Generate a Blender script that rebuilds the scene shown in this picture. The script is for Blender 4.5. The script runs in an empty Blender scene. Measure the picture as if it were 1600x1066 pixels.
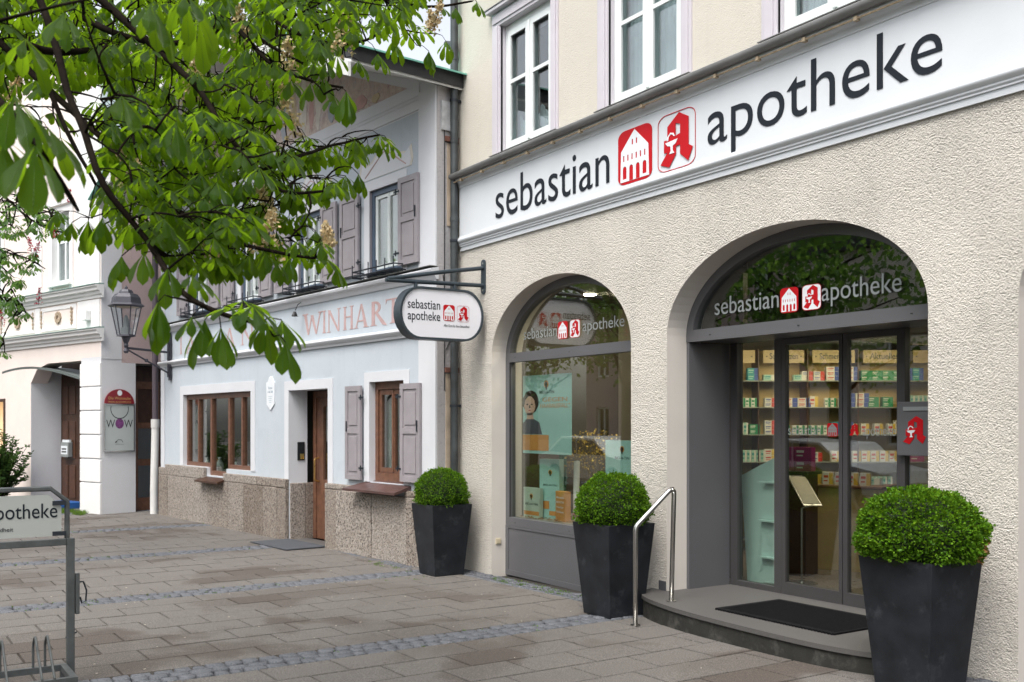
import bpy, bmesh, math, random
from mathutils import Vector, Matrix, noise
from mathutils.geometry import tessellate_polygon
R_ = math.radians
rnd = random.Random(7)
sc = bpy.context.scene
col = sc.collection
# ---------------------------------------------------------------- camera (level, vertical shift)
FPX, HZ, CX = 1555.6, 662.0, 800.0
TH = math.atan(1015 / FPX)
CF = Vector((-math.cos(TH), math.sin(TH), 0)); CR = Vector((math.sin(TH), math.cos(TH), 0)); CC = Vector((0, -6.1, 1.7))
cam = bpy.data.cameras.new('camera'); co = bpy.data.objects.new('camera', cam); col.objects.link(co)
cam.sensor_width = 36; cam.lens = 36 * FPX / 1600; cam.shift_y = (HZ - 533) / 1600; cam.clip_start = .05; cam.clip_end = 600
co.location = CC; co.rotation_euler = (R_(90), 0, math.atan2(-CF.x, CF.y))
cam.dof.use_dof = True; cam.dof.focus_distance = 7.5; cam.dof.aperture_fstop = 6.3
sc.camera = co
# ---------------------------------------------------------------- sky, sun, exposure
SUN_EL, SUN_AZ = 60, 150            # azimuth clockwise from +Y
w = bpy.data.worlds.new('World'); sc.world = w; w.use_nodes = True
wn = w.node_tree.nodes; wl = w.node_tree.links
sky = wn.new('ShaderNodeTexSky'); sky.sky_type = 'NISHITA'; sky.sun_disc = False
sky.sun_elevation = R_(SUN_EL); sky.sun_rotation = R_(SUN_AZ); sky.dust_density = 4; sky.air_density = 1.0; sky.ozone_density = 1.0
hs = wn.new('ShaderNodeHueSaturation'); hs.inputs['Saturation'].default_value = .28; hs.inputs['Value'].default_value = 1.0
wl.new(sky.outputs[0], hs.inputs['Color'])
bg = wn['Background']; wl.new(hs.outputs[0], bg.inputs[0]); bg.inputs[1].default_value = .15
sun = bpy.data.lights.new('sun', 'SUN'); sun.energy = 1.2; sun.angle = R_(35); sun.color = (1, .96, .9)
so = bpy.data.objects.new('sun', sun); col.objects.link(so)
d = Vector((math.sin(R_(SUN_AZ)) * math.cos(R_(SUN_EL)), math.cos(R_(SUN_AZ)) * math.cos(R_(SUN_EL)), math.sin(R_(SUN_EL))))
so.rotation_euler = d.to_track_quat('Z', 'Y').to_euler(); so.location = (-6, -10, 20)
vs = sc.view_settings; vs.view_transform = 'Standard'; vs.look = 'None'; vs.gamma = 1; vs.use_curve_mapping = False; vs.exposure = 1.14
sc.cycles.max_bounces = 8; sc.cycles.transparent_max_bounces = 16; sc.cycles.use_denoising = True
sc.cycles.sample_clamp_indirect = 6; sc.cycles.caustics_reflective = False; sc.cycles.caustics_refractive = False

# ---------------------------------------------------------------- helpers
def pt(px, py, depth):                      # a point 'depth' metres ahead of the photographer
    return CC + (CF + CR * (px - CX) / FPX + Vector((0, 0, 1)) * (HZ - py) / FPX) * depth
def gz(x):
    return -.06 if x < -10.5 else .015 * (x + 6.5)
class MB:
    def __init__(s): s.v = []; s.f = []; s.m = []; s.uv = None
    def add(s, vs, fs, m=0):
        n = len(s.v); s.v += [tuple(v) for v in vs]
        for f in fs: s.f.append([n + i for i in f]); s.m.append(m)
        return s
    def box(s, x0, x1, y0, y1, z0, z1, m=0, M=None):
        vs = [(x0,y0,z0),(x1,y0,z0),(x1,y1,z0),(x0,y1,z0),(x0,y0,z1),(x1,y0,z1),(x1,y1,z1),(x0,y1,z1)]
        if M is not None: vs = [M @ Vector(v) for v in vs]
        return s.add(vs, [(0,3,2,1),(4,5,6,7),(0,1,5,4),(1,2,6,5),(2,3,7,6),(3,0,4,7)], m)
    def wall(s, outer, holes, a, b, axis='y', m=0, mside=None, M=None):
        """plate with holes: outline in 2D, thickness a..b along axis"""
        def mk(p, t):
            q = {'y': (p[0], t, p[1]), 'x': (t, p[0], p[1]), 'z': (p[0], p[1], t)}[axis]
            return tuple(M @ Vector(q)) if M is not None else q
        loops = [outer] + list(holes)
        flat = [p for l in loops for p in l]
        tris = tessellate_polygon([[Vector((p[0], p[1], 0)) for p in l] for l in loops])
        n = len(flat)
        s.add([mk(p, a) for p in flat], tris, m)
        s.add([mk(p, b) for p in flat], [tuple(reversed(t)) for t in tris], m)
        for li, l in enumerate(loops):
            k = len(l); vs = [mk(p, a) for p in l] + [mk(p, b) for p in l]
            s.add(vs, [(i, (i + 1) % k, k + (i + 1) % k, k + i) for i in range(k)], m if (li == 0 or mside is None) else mside)
        return s
    def tube(s, pts, r, n=8, m=0, cap=True):
        pts = [Vector(p) for p in pts]; k = len(pts)
        rs = r if isinstance(r, (list, tuple)) else [r] * k
        up = Vector((0, 0, 1)); vs = []; u = None
        for i, p in enumerate(pts):
            t = (pts[min(i + 1, k - 1)] - pts[max(i - 1, 0)]).normalized()
            if u is None: u = t.cross(up if abs(t.z) < .9 else Vector((1, 0, 0))).normalized()
            else: u = (u - t * u.dot(t)).normalized()
            w_ = t.cross(u)
            for j in range(n):
                a = 2 * math.pi * j / n; vs.append(p + (u * math.cos(a) + w_ * math.sin(a)) * rs[i])
        fs = [(i*n + j, i*n + (j+1) % n, (i+1)*n + (j+1) % n, (i+1)*n + j) for i in range(k-1) for j in range(n)]
        if cap: fs += [tuple(range(n-1, -1, -1)), tuple(range((k-1)*n, k*n))]
        return s.add(vs, fs, m)
    def lathe(s, prof, c=(0,0,0), n=16, m=0, sq=0):
        vs = []
        for r, z in prof:
            for j in range(n):
                a = 2 * math.pi * (j + sq) / n; vs.append((c[0] + r*math.cos(a), c[1] + r*math.sin(a), c[2] + z))
        k = len(prof)
        fs = [(i*n + j, i*n + (j+1) % n, (i+1)*n + (j+1) % n, (i+1)*n + j) for i in range(k-1) for j in range(n)]
        fs += [tuple(range(n-1, -1, -1)), tuple(range((k-1)*n, k*n))]
        return s.add(vs, fs, m)
    def mesh(s, name, mats, smooth=False, autosmooth=None):
        me = bpy.data.meshes.new(name); me.from_pydata(s.v, [], s.f)
        for m_ in (mats if isinstance(mats, (list, tuple)) else [mats]): me.materials.append(m_)
        for p, mi in zip(me.polygons, s.m): p.material_index = mi
        if s.uv:
            l = me.uv_layers.new(name='UVMap')
            l.data.foreach_set('uv', [c for uv in s.uv for c in uv])
        bm = bmesh.new(); bm.from_mesh(me)
        if not s.uv: bmesh.ops.recalc_face_normals(bm, faces=bm.faces)
        bm.to_mesh(me); bm.free()
        if smooth: me.shade_smooth()
        if autosmooth is not None: me.shade_smooth(); me.set_sharp_from_angle(angle=R_(autosmooth))
        return me
    def build(s, name, mats, parent=None, bevel=0, smooth=False, autosmooth=None, loc=None, label=None):
        o = bpy.data.objects.new(name, s.mesh(name, mats, smooth, autosmooth)); col.objects.link(o)
        if parent: o.parent = parent
        if loc: o.location = loc
        if label: o['label'] = label
        if bevel:
            b = o.modifiers.new('b', 'BEVEL'); b.width = bevel; b.segments = 2; b.limit_method = 'ANGLE'; b.angle_limit = R_(40); b.harden_normals = False
        return o
def tag(o, label=None, cat=None, group=None, kind=None):
    if label: o['label'] = label
    if cat: o['category'] = cat
    if group: o['group'] = group
    if kind: o['kind'] = kind
    return o
def thing(name, label, cat, loc=(0,0,0), rz=0, group=None):
    o = bpy.data.objects.new(name, None); col.objects.link(o); o.location = loc; o.rotation_euler = (0, 0, R_(rz)); o.empty_display_size = .1
    return tag(o, label, cat, group)
def dup(o, parent=None):
    c = o.copy(); col.objects.link(c)
    if parent: c.parent = parent
    for ch in KIDS(o): dup(ch, c)
    return c
def KIDS(o): return [x for x in col.objects if x.parent == o]
def arch(x0, x1, z0, zs, zt, n=28, off=0):
    """opening with flat bottom at z0, springing at zs, elliptic top at zt"""
    x0 += off; x1 -= off; zt -= off; c = (x0 + x1) / 2; a = (x1 - x0) / 2; b = zt - zs
    P = [(x0, z0), (x1, z0)]
    for i in range(n + 1):
        t = math.pi * i / n; P.append((c + a * math.cos(t), zs + b * math.sin(t)))
    return P
def rrect(x0, x1, z0, z1, r, n=6, rz=None):
    rz = rz or r; P = []
    for cx, cz, a0 in ((x1-r, z1-rz, 0), (x0+r, z1-rz, 90), (x0+r, z0+rz, 180), (x1-r, z0+rz, 270)):
        for i in range(n + 1):
            a = R_(a0 + 90 * i / n); P.append((cx + r*math.cos(a), cz + rz*math.sin(a)))
    return P
def rect(x0, x1, z0, z1): return [(x0,z0),(x1,z0),(x1,z1),(x0,z1)]

# ---- materials
def srgb(r, g, b):
    f = lambda c: (c/255/12.92) if c/255 <= .04045 else ((c/255+.055)/1.055)**2.4
    return (f(r), f(g), f(b))
class NT:
    def __init__(s, name):
        s.mat = bpy.data.materials.new(name); s.mat.use_nodes = True; s.n = s.mat.node_tree.nodes; s.l = s.mat.node_tree.links
        s.p = s.n['Principled BSDF']; s.out = s.n['Material Output']
        s.tc = s.n.new('ShaderNodeTexCoord')
    def noise(s, scale, detail=3, rough=.55, vec=None, dist=0):
        t = s.n.new('ShaderNodeTexNoise'); t.inputs['Scale'].default_value = scale; t.inputs['Detail'].default_value = detail
        t.inputs['Roughness'].default_value = rough; t.inputs['Distortion'].default_value = dist
        s.l.new(vec or s.tc.outputs['Object'], t.inputs['Vector']); return t
    def vor(s, scale, feature='F1', vec=None):
        t = s.n.new('ShaderNodeTexVoronoi'); t.feature = feature; t.inputs['Scale'].default_value = scale
        s.l.new(vec or s.tc.outputs['Object'], t.inputs['Vector']); return t
    def stretch(s, sx, sy, sz):
        m = s.n.new('ShaderNodeMapping'); m.inputs['Scale'].default_value = (sx, sy, sz); s.l.new(s.tc.outputs['Object'], m.inputs['Vector']); return m.outputs[0]
    def ramp(s, fac, stops, interp='LINEAR'):
        r = s.n.new('ShaderNodeValToRGB'); r.color_ramp.interpolation = interp
        while len(r.color_ramp.elements) < len(stops): r.color_ramp.elements.new(.5)
        for e, (p, c) in zip(r.color_ramp.elements, stops):
            e.position = p; e.color = (*c, 1) if len(c) == 3 else c
        s.l.new(fac, r.inputs[0]); return r.outputs[0]
    def mix(s, fac, a, b, mode='MIX'):
        m = s.n.new('ShaderNodeMix'); m.data_type = 'RGBA'; m.blend_type = mode
        for sock, v in ((m.inputs[0], fac), (m.inputs[6], a), (m.inputs[7], b)):
            if isinstance(v, (int, float)): sock.default_value = v
            elif isinstance(v, tuple): sock.default_value = (*v, 1)
            else: s.l.new(v, sock)
        return m.outputs[2]
    def math(s, op, a, b=0, c=None):
        m = s.n.new('ShaderNodeMath'); m.operation = op
        for i, v in enumerate((a, b) if c is None else (a, b, c)):
            if isinstance(v, (int, float)): m.inputs[i].default_value = v
            else: s.l.new(v, m.inputs[i])
        return m.outputs[0]
    def bump(s, h, strength=.5, dist=.01, prev=None):
        b = s.n.new('ShaderNodeBump'); b.inputs['Strength'].default_value = strength; b.inputs['Distance'].default_value = dist
        s.l.new(h, b.inputs['Height'])
        if prev: s.l.new(prev, b.inputs['Normal'])
        s.l.new(b.outputs[0], s.p.inputs['Normal']); return b.outputs[0]
    def set(s, color=None, rough=None, metal=None, spec=None):
        for k, v in (('Base Color', color), ('Roughness', rough), ('Metallic', metal), ('Specular IOR Level', spec)):
            if v is None: continue
            if isinstance(v, tuple): s.p.inputs[k].default_value = (*v, 1)
            elif isinstance(v, (int, float)): s.p.inputs[k].default_value = v
            else: s.l.new(v, s.p.inputs[k])
        return s.mat
def pmat(name, c, rough=.6, metal=0, var=.08, vs=4, bs=60, bstr=.0, spec=.5, dirt=None):
    t = NT(name); n = t.noise(vs, 4)
    lo = tuple(x*(1-var) for x in c); hi = tuple(min(1, x*(1+var)) for x in c)
    cc = t.ramp(n.outputs[0], [(.3, lo), (.7, hi)])
    if dirt:
        n3 = t.noise(dirt[1], 6, .7); f = t.ramp(n3.outputs[0], [(dirt[2], (0,0,0)), (dirt[2]+.15, (1,1,1))])
        cc = t.mix(f, cc, dirt[0])
    if bstr: t.bump(t.noise(bs, 4).outputs[0], bstr, .004)
    rn = t.math('MULTIPLY_ADD', t.noise(vs*3, 2).outputs[0], .15, max(0, rough-.08))
    return t.set(cc, rn, metal, spec)
def emat(name, c, strength):
    t = NT(name); t.p.inputs['Emission Color'].default_value = (*c, 1); t.p.inputs['Emission Strength'].default_value = strength
    return t.set(c, .5)
def glass(name, tint=(.93,.96,.94), base=.05, gain=1.0, rough=0.0):
    t = NT(name); t.n.remove(t.p)
    lw = t.n.new('ShaderNodeLayerWeight'); lw.inputs[0].default_value = .5
    f = t.math('POWER', lw.outputs['Facing'], 4.5); f = t.math('MULTIPLY_ADD', f, gain, base)
    tr = t.n.new('ShaderNodeBsdfTransparent'); tr.inputs[0].default_value = (*tint, 1)
    gl = t.n.new('ShaderNodeBsdfGlossy'); gl.inputs['Roughness'].default_value = rough; gl.inputs[0].default_value = (1,1,1,1)
    mx = t.n.new('ShaderNodeMixShader'); t.l.new(f, mx.inputs[0]); t.l.new(tr.outputs[0], mx.inputs[1]); t.l.new(gl.outputs[0], mx.inputs[2])
    t.l.new(mx.outputs[0], t.out.inputs[0]); return t.mat

def stucco(name, c, scale=42, strength=1.0, dist=.014, dirt=.25, patch=.0):
    t = NT(name)
    v = t.stretch(1, 1, 1.15)
    n1 = t.noise(scale, 6, .68, v, .15); n2 = t.noise(scale*.33, 3, .5, v); n3 = t.vor(scale*1.6, 'SMOOTH_F1', v)
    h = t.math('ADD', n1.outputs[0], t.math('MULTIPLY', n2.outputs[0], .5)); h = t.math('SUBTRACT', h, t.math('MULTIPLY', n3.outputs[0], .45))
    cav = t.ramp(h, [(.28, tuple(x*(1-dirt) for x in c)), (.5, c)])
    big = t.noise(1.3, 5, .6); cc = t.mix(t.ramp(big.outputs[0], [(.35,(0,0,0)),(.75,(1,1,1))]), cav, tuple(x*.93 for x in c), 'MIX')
    hue = t.noise(.6, 3); cc = t.mix(t.math('MULTIPLY', hue.outputs[0], .12), cc, (.6,.5,.42), 'MIX')
    if patch:
        pn = t.noise(2.2, 6, .7, None, .5); cc = t.mix(t.math('MULTIPLY', t.ramp(pn.outputs[0], [(.52,(0,0,0)),(.66,(1,1,1))]), patch), cc, tuple(x*.62 for x in c))
        sk = t.noise(1.0, 5, .65, t.stretch(7, 7, .55)); cc = t.mix(t.math('MULTIPLY', t.ramp(sk.outputs[0], [(.54,(0,0,0)),(.70,(1,1,1))]), patch*.9), cc, tuple(x*.66 for x in c))
        sp = t.noise(1.1, 3, .5); h = t.math('MULTIPLY', h, t.math('MULTIPLY_ADD', sp.outputs[0], 1.3, .45))
    t.bump(h, strength, dist); return t.set(cc, .9, 0, .2)
M = {}
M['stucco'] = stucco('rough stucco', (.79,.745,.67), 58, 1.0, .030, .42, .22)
M['stucco_up'] = stucco('cream render', (.60,.57,.50), 70, .6, .006, .10, .12)
M['smooth'] = pmat('smooth plaster', (.62,.58,.53), .85, var=.05, vs=2, bs=80, bstr=.25)
M['fascia'] = pmat('painted fascia', (.58,.605,.63), .45, var=.03, vs=2, bs=30, bstr=.15)
M['lavender'] = pmat('lavender grey paint', (.55,.52,.56), .6, var=.04, vs=3)
M['white'] = pmat('white window paint', (.72,.76,.75), .4, var=.03)
M['frame'] = pmat('grey metal frame', (.105,.105,.112), .42, .0, var=.05, vs=1.5)
M['zinc'] = pmat('weathered zinc', (.22,.22,.215), .5, .4, var=.2, vs=3, bs=20, bstr=.1)
M['pipe'] = pmat('patinated copper pipe', (.055,.062,.065), .5, .3, var=.35, vs=6, bs=25, bstr=.2)
M['anthracite'] = pmat('anthracite letters', (.012,.016,.023), .6, var=.05, spec=.2)
M['red'] = pmat('signal red', (.46,.005,.010), .5, var=.03, spec=.2)
M['whitefilm'] = pmat('white film', (.74,.77,.8), .5, var=.01)
M['frost'] = pmat('frosted film', (.24,.26,.26), .6, var=.02)
M['steel'] = NT('brushed stainless steel').set((.50,.49,.47), .27, 1.0)
M['planter'] = pmat('dark slate planter', (.015,.017,.021), .45, var=.35, vs=5, bs=90, bstr=.12, spec=.3, dirt=((.045,.050,.057), 4, .56))
M['soil'] = pmat('soil', (.03,.02,.013), .95, var=.4, vs=30, bs=60, bstr=1)
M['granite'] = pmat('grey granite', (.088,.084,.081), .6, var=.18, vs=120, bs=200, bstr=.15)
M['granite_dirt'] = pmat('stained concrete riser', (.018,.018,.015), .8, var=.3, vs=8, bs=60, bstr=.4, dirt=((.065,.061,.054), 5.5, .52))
M['rubber'] = pmat('black rubber', (.006,.006,.007), .9, var=.3, vs=20, bs=250, bstr=.5, spec=.15)
M['glass'] = glass('shop glass', (.84,.88,.85), .10, 1.1)
M['glass_up'] = glass('upper window glass', (.8,.85,.85), .12, 1.1)
M['glass_small'] = glass('old window glass', (.8,.83,.8), .17, 1.0)
M['wood'] = pmat('brown varnished wood', (.15,.07,.042), .4, var=.25, vs=14, bs=40, bstr=.15)
M['wood_dark'] = pmat('dark oak door', (.055,.025,.014), .45, var=.3, vs=10)
M['blue'] = stucco('pale blue render', (.50,.56,.615), 30, .25, .004, .04, .16)
M['bluegrey'] = stucco('upper blue grey render', (.46,.515,.57), 30, .25, .004, .04, .2)
M['bwhite'] = pmat('white plaster trim', (.62,.63,.66), .8, var=.04, vs=2, bs=40, bstr=.2)
M['shutter'] = pmat('mauve grey shutter paint', (.29,.265,.28), .55, var=.08, vs=6, bs=60, bstr=.1)
M['navy'] = pmat('blue grey window frame', (.07,.10,.145), .5, var=.1)
M['iron'] = pmat('dark wrought iron', (.03,.036,.046), .5, .5, var=.2)
M['frame_shaded'] = pmat('shaded grey metal frame', (.055,.052,.054), .4, 0, var=.05)  # darker copy of the grey frame; shade of the door recess put into colour
M['pwhite'] = pmat('bright white plaster', (.74,.735,.73), .8, var=.03)
M['signiron'] = pmat('slate painted metal', (.035,.05,.062), .45, .2, var=.15)
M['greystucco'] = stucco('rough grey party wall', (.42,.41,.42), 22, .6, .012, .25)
M['copper'] = pmat('green copper sheet', (.16,.42,.34), .55, var=.15, vs=6)
M['darkroof'] = pmat('dark roof edge', (.03,.03,.032), .6, var=.2)
M['boards'] = pmat('white painted boards', (.60,.60,.58), .6, var=.05, vs=3)
M['fadedred'] = pmat('faded red paint', (.48,.33,.32), .9, var=.12, vs=12)
M['cream_pink'] = pmat('blush render', (.76,.67,.62), .85, var=.04, vs=2, bs=50, bstr=.2)
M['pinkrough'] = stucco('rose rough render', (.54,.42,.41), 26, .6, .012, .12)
M['pgrey'] = stucco('grey pier render', (.66,.67,.70), 22, .35, .008, .05)
M['purple_pipe'] = pmat('brown downpipe', (.09,.07,.085), .5, var=.1)
M['white_pipe'] = pmat('white pipe paint', (.68,.67,.65), .5, var=.08)
M['glow'] = emat('warm lamp light', (1,.78,.5), 6)
M['dark'] = pmat('dark interior', (.02,.017,.014), .9)
M['black'] = pmat('black plastic', (.01,.01,.011), .35)
M['brass'] = pmat('brass', (.65,.42,.14), .3, 1)
M['curtain'] = pmat('white net curtain', (.62,.66,.68), .9, var=.06, vs=9)
# conglomerate plinth stone
t = NT('conglomerate stone'); v1 = t.vor(38, 'F1'); v2 = t.vor(95, 'F1'); hole = t.noise(62, 4, .7); gi = t.n.new('ShaderNodeNewGeometry')
c1 = t.ramp(v1.outputs['Color'], [(0,(.24,.20,.17)),(.3,(.40,.35,.31)),(.6,(.52,.48,.44)),(.85,(.27,.25,.24)),(1,(.62,.58,.54))])
c1 = t.mix(.35, c1, t.ramp(v2.outputs['Color'], [(0,(.2,.16,.12)),(1,(.48,.43,.38))]))
c1 = t.mix(t.ramp(hole.outputs[0], [(.41,(1,1,1)),(.45,(0,0,0))]), c1, (.03,.022,.017)); c1 = t.mix(1.0, c1, t.ramp(gi.outputs['Random Per Island'], [(0,(.62,.57,.53)),(.5,(.88,.86,.84)),(1,(1.0,1.0,1.0))]), 'MULTIPLY')
t.bump(t.math('ADD', t.ramp(hole.outputs[0], [(.36,(0,0,0)),(.46,(1,1,1))]), t.math('MULTIPLY', v1.outputs[0], -.6)), .9, .012)
M['conglomerate'] = t.set(c1, .85, 0, .2)
# paving slabs: colour differs from slab to slab
def slabmat(name, lo, hi, spk, sc_=160, damp=True):
    t = NT(name); g = t.n.new('ShaderNodeNewGeometry')
    c = t.ramp(g.outputs['Random Per Island'], [(0, lo), (1, hi)])
    n = t.noise(sc_, 3, .7); c = t.mix(.7, c, t.ramp(n.outputs[0], [(.34, tuple(x*.45 for x in lo)), (.5, hi), (.68, spk)]), 'MIX')
    if damp:
        dn = t.noise(.5, 4, .6, None, .4); f = t.ramp(dn.outputs[0], [(.50,(0,0,0)),(.56,(1,1,1))])
        rp = t.ramp(g.outputs['Random Per Island'], [(.25,(.35,.35,.35)),(.8,(1,1,1))])
        f2 = t.math('MULTIPLY', f, rp); c = t.mix(f2, c, t.mix(1.0, c, (.62,.565,.535), 'MULTIPLY'))
    t.bump(n.outputs[0], .35, .004); return t.set(c, .82, 0, .3)
M['slab'] = slabmat('concrete paving slab', (.110,.100,.091), (.130,.119,.109), (.31,.29,.27), 130)
M['cobble'] = slabmat('granite sett', (.062,.068,.080), (.125,.132,.148), (.20,.20,.21), 90, False)
M['joint'] = pmat('joint sand and earth', (.026,.022,.018), .95, var=.4, vs=20, bs=80, bstr=.8)
# leaves
GLF = .03
def leafmat(name, top, trans, uvveins=True, tr=.5, vary=.3, gl=.35):
    t = NT(name); t.n.remove(t.p)
    g = t.n.new('ShaderNodeNewGeometry')
    c = t.ramp(g.outputs['Random Per Island'], [(0, tuple(x*(1-vary) for x in top)), (.6, top), (1, (top[0]*1.5, top[1]*1.25, top[2]*1.1))])
    c2 = t.ramp(g.outputs['Random Per Island'], [(0, tuple(x*(1-vary*.6) for x in trans)), (1, (trans[0]*1.15, trans[1]*1.05, trans[2]))])
    nrm = None
    if uvveins:
        sep = t.n.new('ShaderNodeSeparateXYZ'); t.l.new(t.tc.outputs['UV'], sep.inputs[0])
        au = t.math('ABSOLUTE', sep.outputs[0]); vv = t.math('SUBTRACT', t.math('MULTIPLY', sep.outputs[1], 17), t.math('MULTIPLY', au, 5.5))
        wv = t.math('ABSOLUTE', t.math('SUBTRACT', t.math('FRACT', vv), .5))
        vein = t.math('LESS_THAN', wv, .07); mid = t.math('LESS_THAN', au, .045); vm = t.math('MAXIMUM', t.math('MULTIPLY', vein, .45), mid)
        c = t.mix(t.math('MULTIPLY', vm, .5), c, (.20,.30,.09)); c2 = t.mix(t.math('MULTIPLY', vm, .75), c2, (.05,.13,.01))
        b = t.n.new('ShaderNodeBump'); b.inputs['Strength'].default_value = 1.0; b.inputs['Distance'].default_value = .006; t.l.new(wv, b.inputs['Height']); nrm = b.outputs[0]
    df = t.n.new('ShaderNodeBsdfDiffuse'); tl = t.n.new('ShaderNodeBsdfTranslucent'); gs = t.n.new('ShaderNodeBsdfGlossy'); gs.inputs['Roughness'].default_value = gl
    t.l.new(c, df.inputs[0]); t.l.new(c2, tl.inputs[0]); gs.inputs[0].default_value = (.8,.85,.8,1)
    m1 = t.n.new('ShaderNodeMixShader'); m1.inputs[0].default_value = tr; t.l.new(df.outputs[0], m1.inputs[1]); t.l.new(tl.outputs[0], m1.inputs[2])
    lw = t.n.new('ShaderNodeLayerWeight'); lw.inputs[0].default_value = .25
    m2 = t.n.new('ShaderNodeMixShader'); t.l.new(t.math('MULTIPLY_ADD', lw.outputs['Fresnel'], GLF, .006), m2.inputs[0]); t.l.new(m1.outputs[0], m2.inputs[1]); t.l.new(gs.outputs[0], m2.inputs[2])
    if nrm:
        for x in (df, gs): t.l.new(nrm, x.inputs['Normal'])
    t.l.new(m2.outputs[0], t.out.inputs[0]); return t.mat
M['leaf'] = leafmat('chestnut leaf', (.034,.096,.008), (.27,.49,.014), tr=.56, gl=.5)
M['leaf2'] = leafmat('red chestnut leaf', (.05,.12,.03), (.18,.35,.05), False)
M['box'] = leafmat('boxwood leaf', (.065,.165,.010), (.17,.32,.015), False, .3, .65, .3)
M['box_new'] = leafmat('young boxwood leaf', (.13,.27,.02), (.28,.45,.03), False, .35, .3, .3)
M['box_dry'] = leafmat('dry boxwood leaf', (.35,.20,.08), (.3,.2,.06), False, .3, .3, .5)
M['shrub'] = leafmat('shrub leaf', (.04,.09,.025), (.1,.2,.04), False, .3, .4)
M['weed'] = leafmat('weed blades', (.09,.17,.03), (.2,.35,.05), False, .4, .4)
M['bark'] = pmat('dark bark', (.011,.008,.006), .95, var=.4, vs=15, bs=50, bstr=.8, spec=.05)
M['blossom'] = leafmat('cream blossom', (.66,.56,.36), (.5,.4,.2), False, .3, .25)
M['blossom_red'] = leafmat('crimson blossom', (.45,.04,.08), (.5,.06,.1), False, .3, .25)
M['boxcore'] = pmat('painted shade core', (.012,.022,.006), .95)

# ---- text set in outline letters
def letters(name, txt, mat, parent, x0, x1, z0, h, y, ex=.0015, off=0.0, plane='y-', sub=None):
    """flat cut letters: left edge x0, right edge x1, lowest point z0, full height h; plane tells which way they face"""
    cu = bpy.data.curves.new('txt', 'FONT'); cu.body = txt; cu.size = 1; cu.extrude = .01; cu.offset = off; cu.resolution_u = 6
    to = bpy.data.objects.new('txt', cu); col.objects.link(to)
    bpy.context.view_layer.update()
    dg = bpy.context.evaluated_depsgraph_get(); me = bpy.data.meshes.new_from_object(to.evaluated_get(dg))
    bpy.data.objects.remove(to); bpy.data.curves.remove(cu)
    xs = [v.co.x for v in me.vertices]; ys = [v.co.y for v in me.vertices]
    ax, bx, ay, by = min(xs), max(xs), min(ys), max(ys)
    for v in me.vertices:
        X = x0 + (v.co.x-ax) / (bx-ax) * (x1-x0); Z = z0 + (v.co.y-ay) / (by-ay) * h; T = v.co.z / .01 * ex
        if plane == 'y-': v.co = (X, y - T, Z)          # faces -y, reads along +x
        elif plane == 'x+': v.co = (y + T, X, Z)        # faces +x, reads along +y
    me.materials.clear(); me.materials.append(mat)
    o = bpy.data.objects.new(name, me); col.objects.link(o)
    if parent: o.parent = parent
    return o
def plates(name, polys, mat, parent, x0, z0, sx, sz, y, ex=.0015, plane='y-', holes=None):
    """flat cut shapes given in a unit square"""
    mb = MB()
    for i, P in enumerate(polys):
        Q = [(x0 + u*sx, z0 + v*sz) for u, v in P]
        H = [[(x0 + u*sx, z0 + v*sz) for u, v in h] for h in (holes or {}).get(i, [])]
        if plane == 'y-': mb.wall(Q, H, y - ex, y + ex, 'y')
        else: mb.wall(Q, H, y - ex, y + ex, 'x')
    return mb.build(name, mat, parent)
HOUSE = [(.08,.05),(.92,.05),(.90,.62),(.5,.97),(.10,.62)]
def house_holes():
    H = [rect(.42,.46,.70,.80), rect(.54,.58,.70,.80)]
    for i in range(6): H.append(rect(.16+.124*i,.20+.124*i,.43,.54))
    for i in range(4):
        x = .15 + .195*i; H.append(arch(x, x+.115, .10 if i in (0,3) else .051, .28, .34, 6))
    return H
A_OUT = [(.08,.14),(.32,.06),(.50,.26),(.50,.40),(.61,.40),(.61,.24),(.82,.08),(.94,.30),(.83,.36),(.83,.84),(.58,.97),(.27,.78),(.27,.55),(.18,.55),(.18,.33),(.27,.33)]
A_HOLE = [(.49,.58),(.61,.60),(.61,.76),(.49,.80)]
CUP = [(.22,.50),(.28,.44),(.36,.42),(.37,.34),(.33,.29),(.46,.29),(.42,.34),(.42,.42),(.50,.45),(.55,.52)]
SNAKE = [(.26,.53),(.28,.60),(.36,.66),(.44,.64),(.48,.58),(.45,.58),(.41,.62),(.36,.63),(.31,.59),(.30,.53)]
def logos(parent, x0, x1, x2, x3, z0, h, y, plane='y-', ex=.0015, back=True, sgn=1):
    """house mark in x0..x1 and letter mark in x2..x3, both h tall"""
    step = ex * 2.2 * sgn
    plates('house_mark', [rrect(0,1,0,1,.2,6,.14)], M['red'], parent, x0, z0, x1-x0, h, y, ex, plane)
    H = [HOUSE]; hh = house_holes()
    plates('house_mark', H, M['whitefilm'], parent, x0, z0, x1-x0, h, y - step, ex, plane, {0: hh})
    w_ = .012 if not back else .02
    plates('letter_mark', [rrect(0,1,0,1,.22,6,.15)], M['red'], parent, x2, z0, x3-x2, h, y, ex, plane, {0: [rrect(w_,1-w_,w_,1-w_,.21,6,.14)]})
    if back: plates('letter_mark', [rrect(w_,1-w_,w_,1-w_,.21,6,.14)], M['whitefilm'], parent, x2, z0, x3-x2, h, y, ex*.9, plane)
    plates('letter_mark', [A_OUT], M['red'], parent, x2, z0, x3-x2, h, y - step, ex, plane, {0: [A_HOLE]})
    plates('letter_mark', [CUP, SNAKE], M['whitefilm'], parent, x2, z0, x3-x2, h, y - 2*step, ex, plane)
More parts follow.
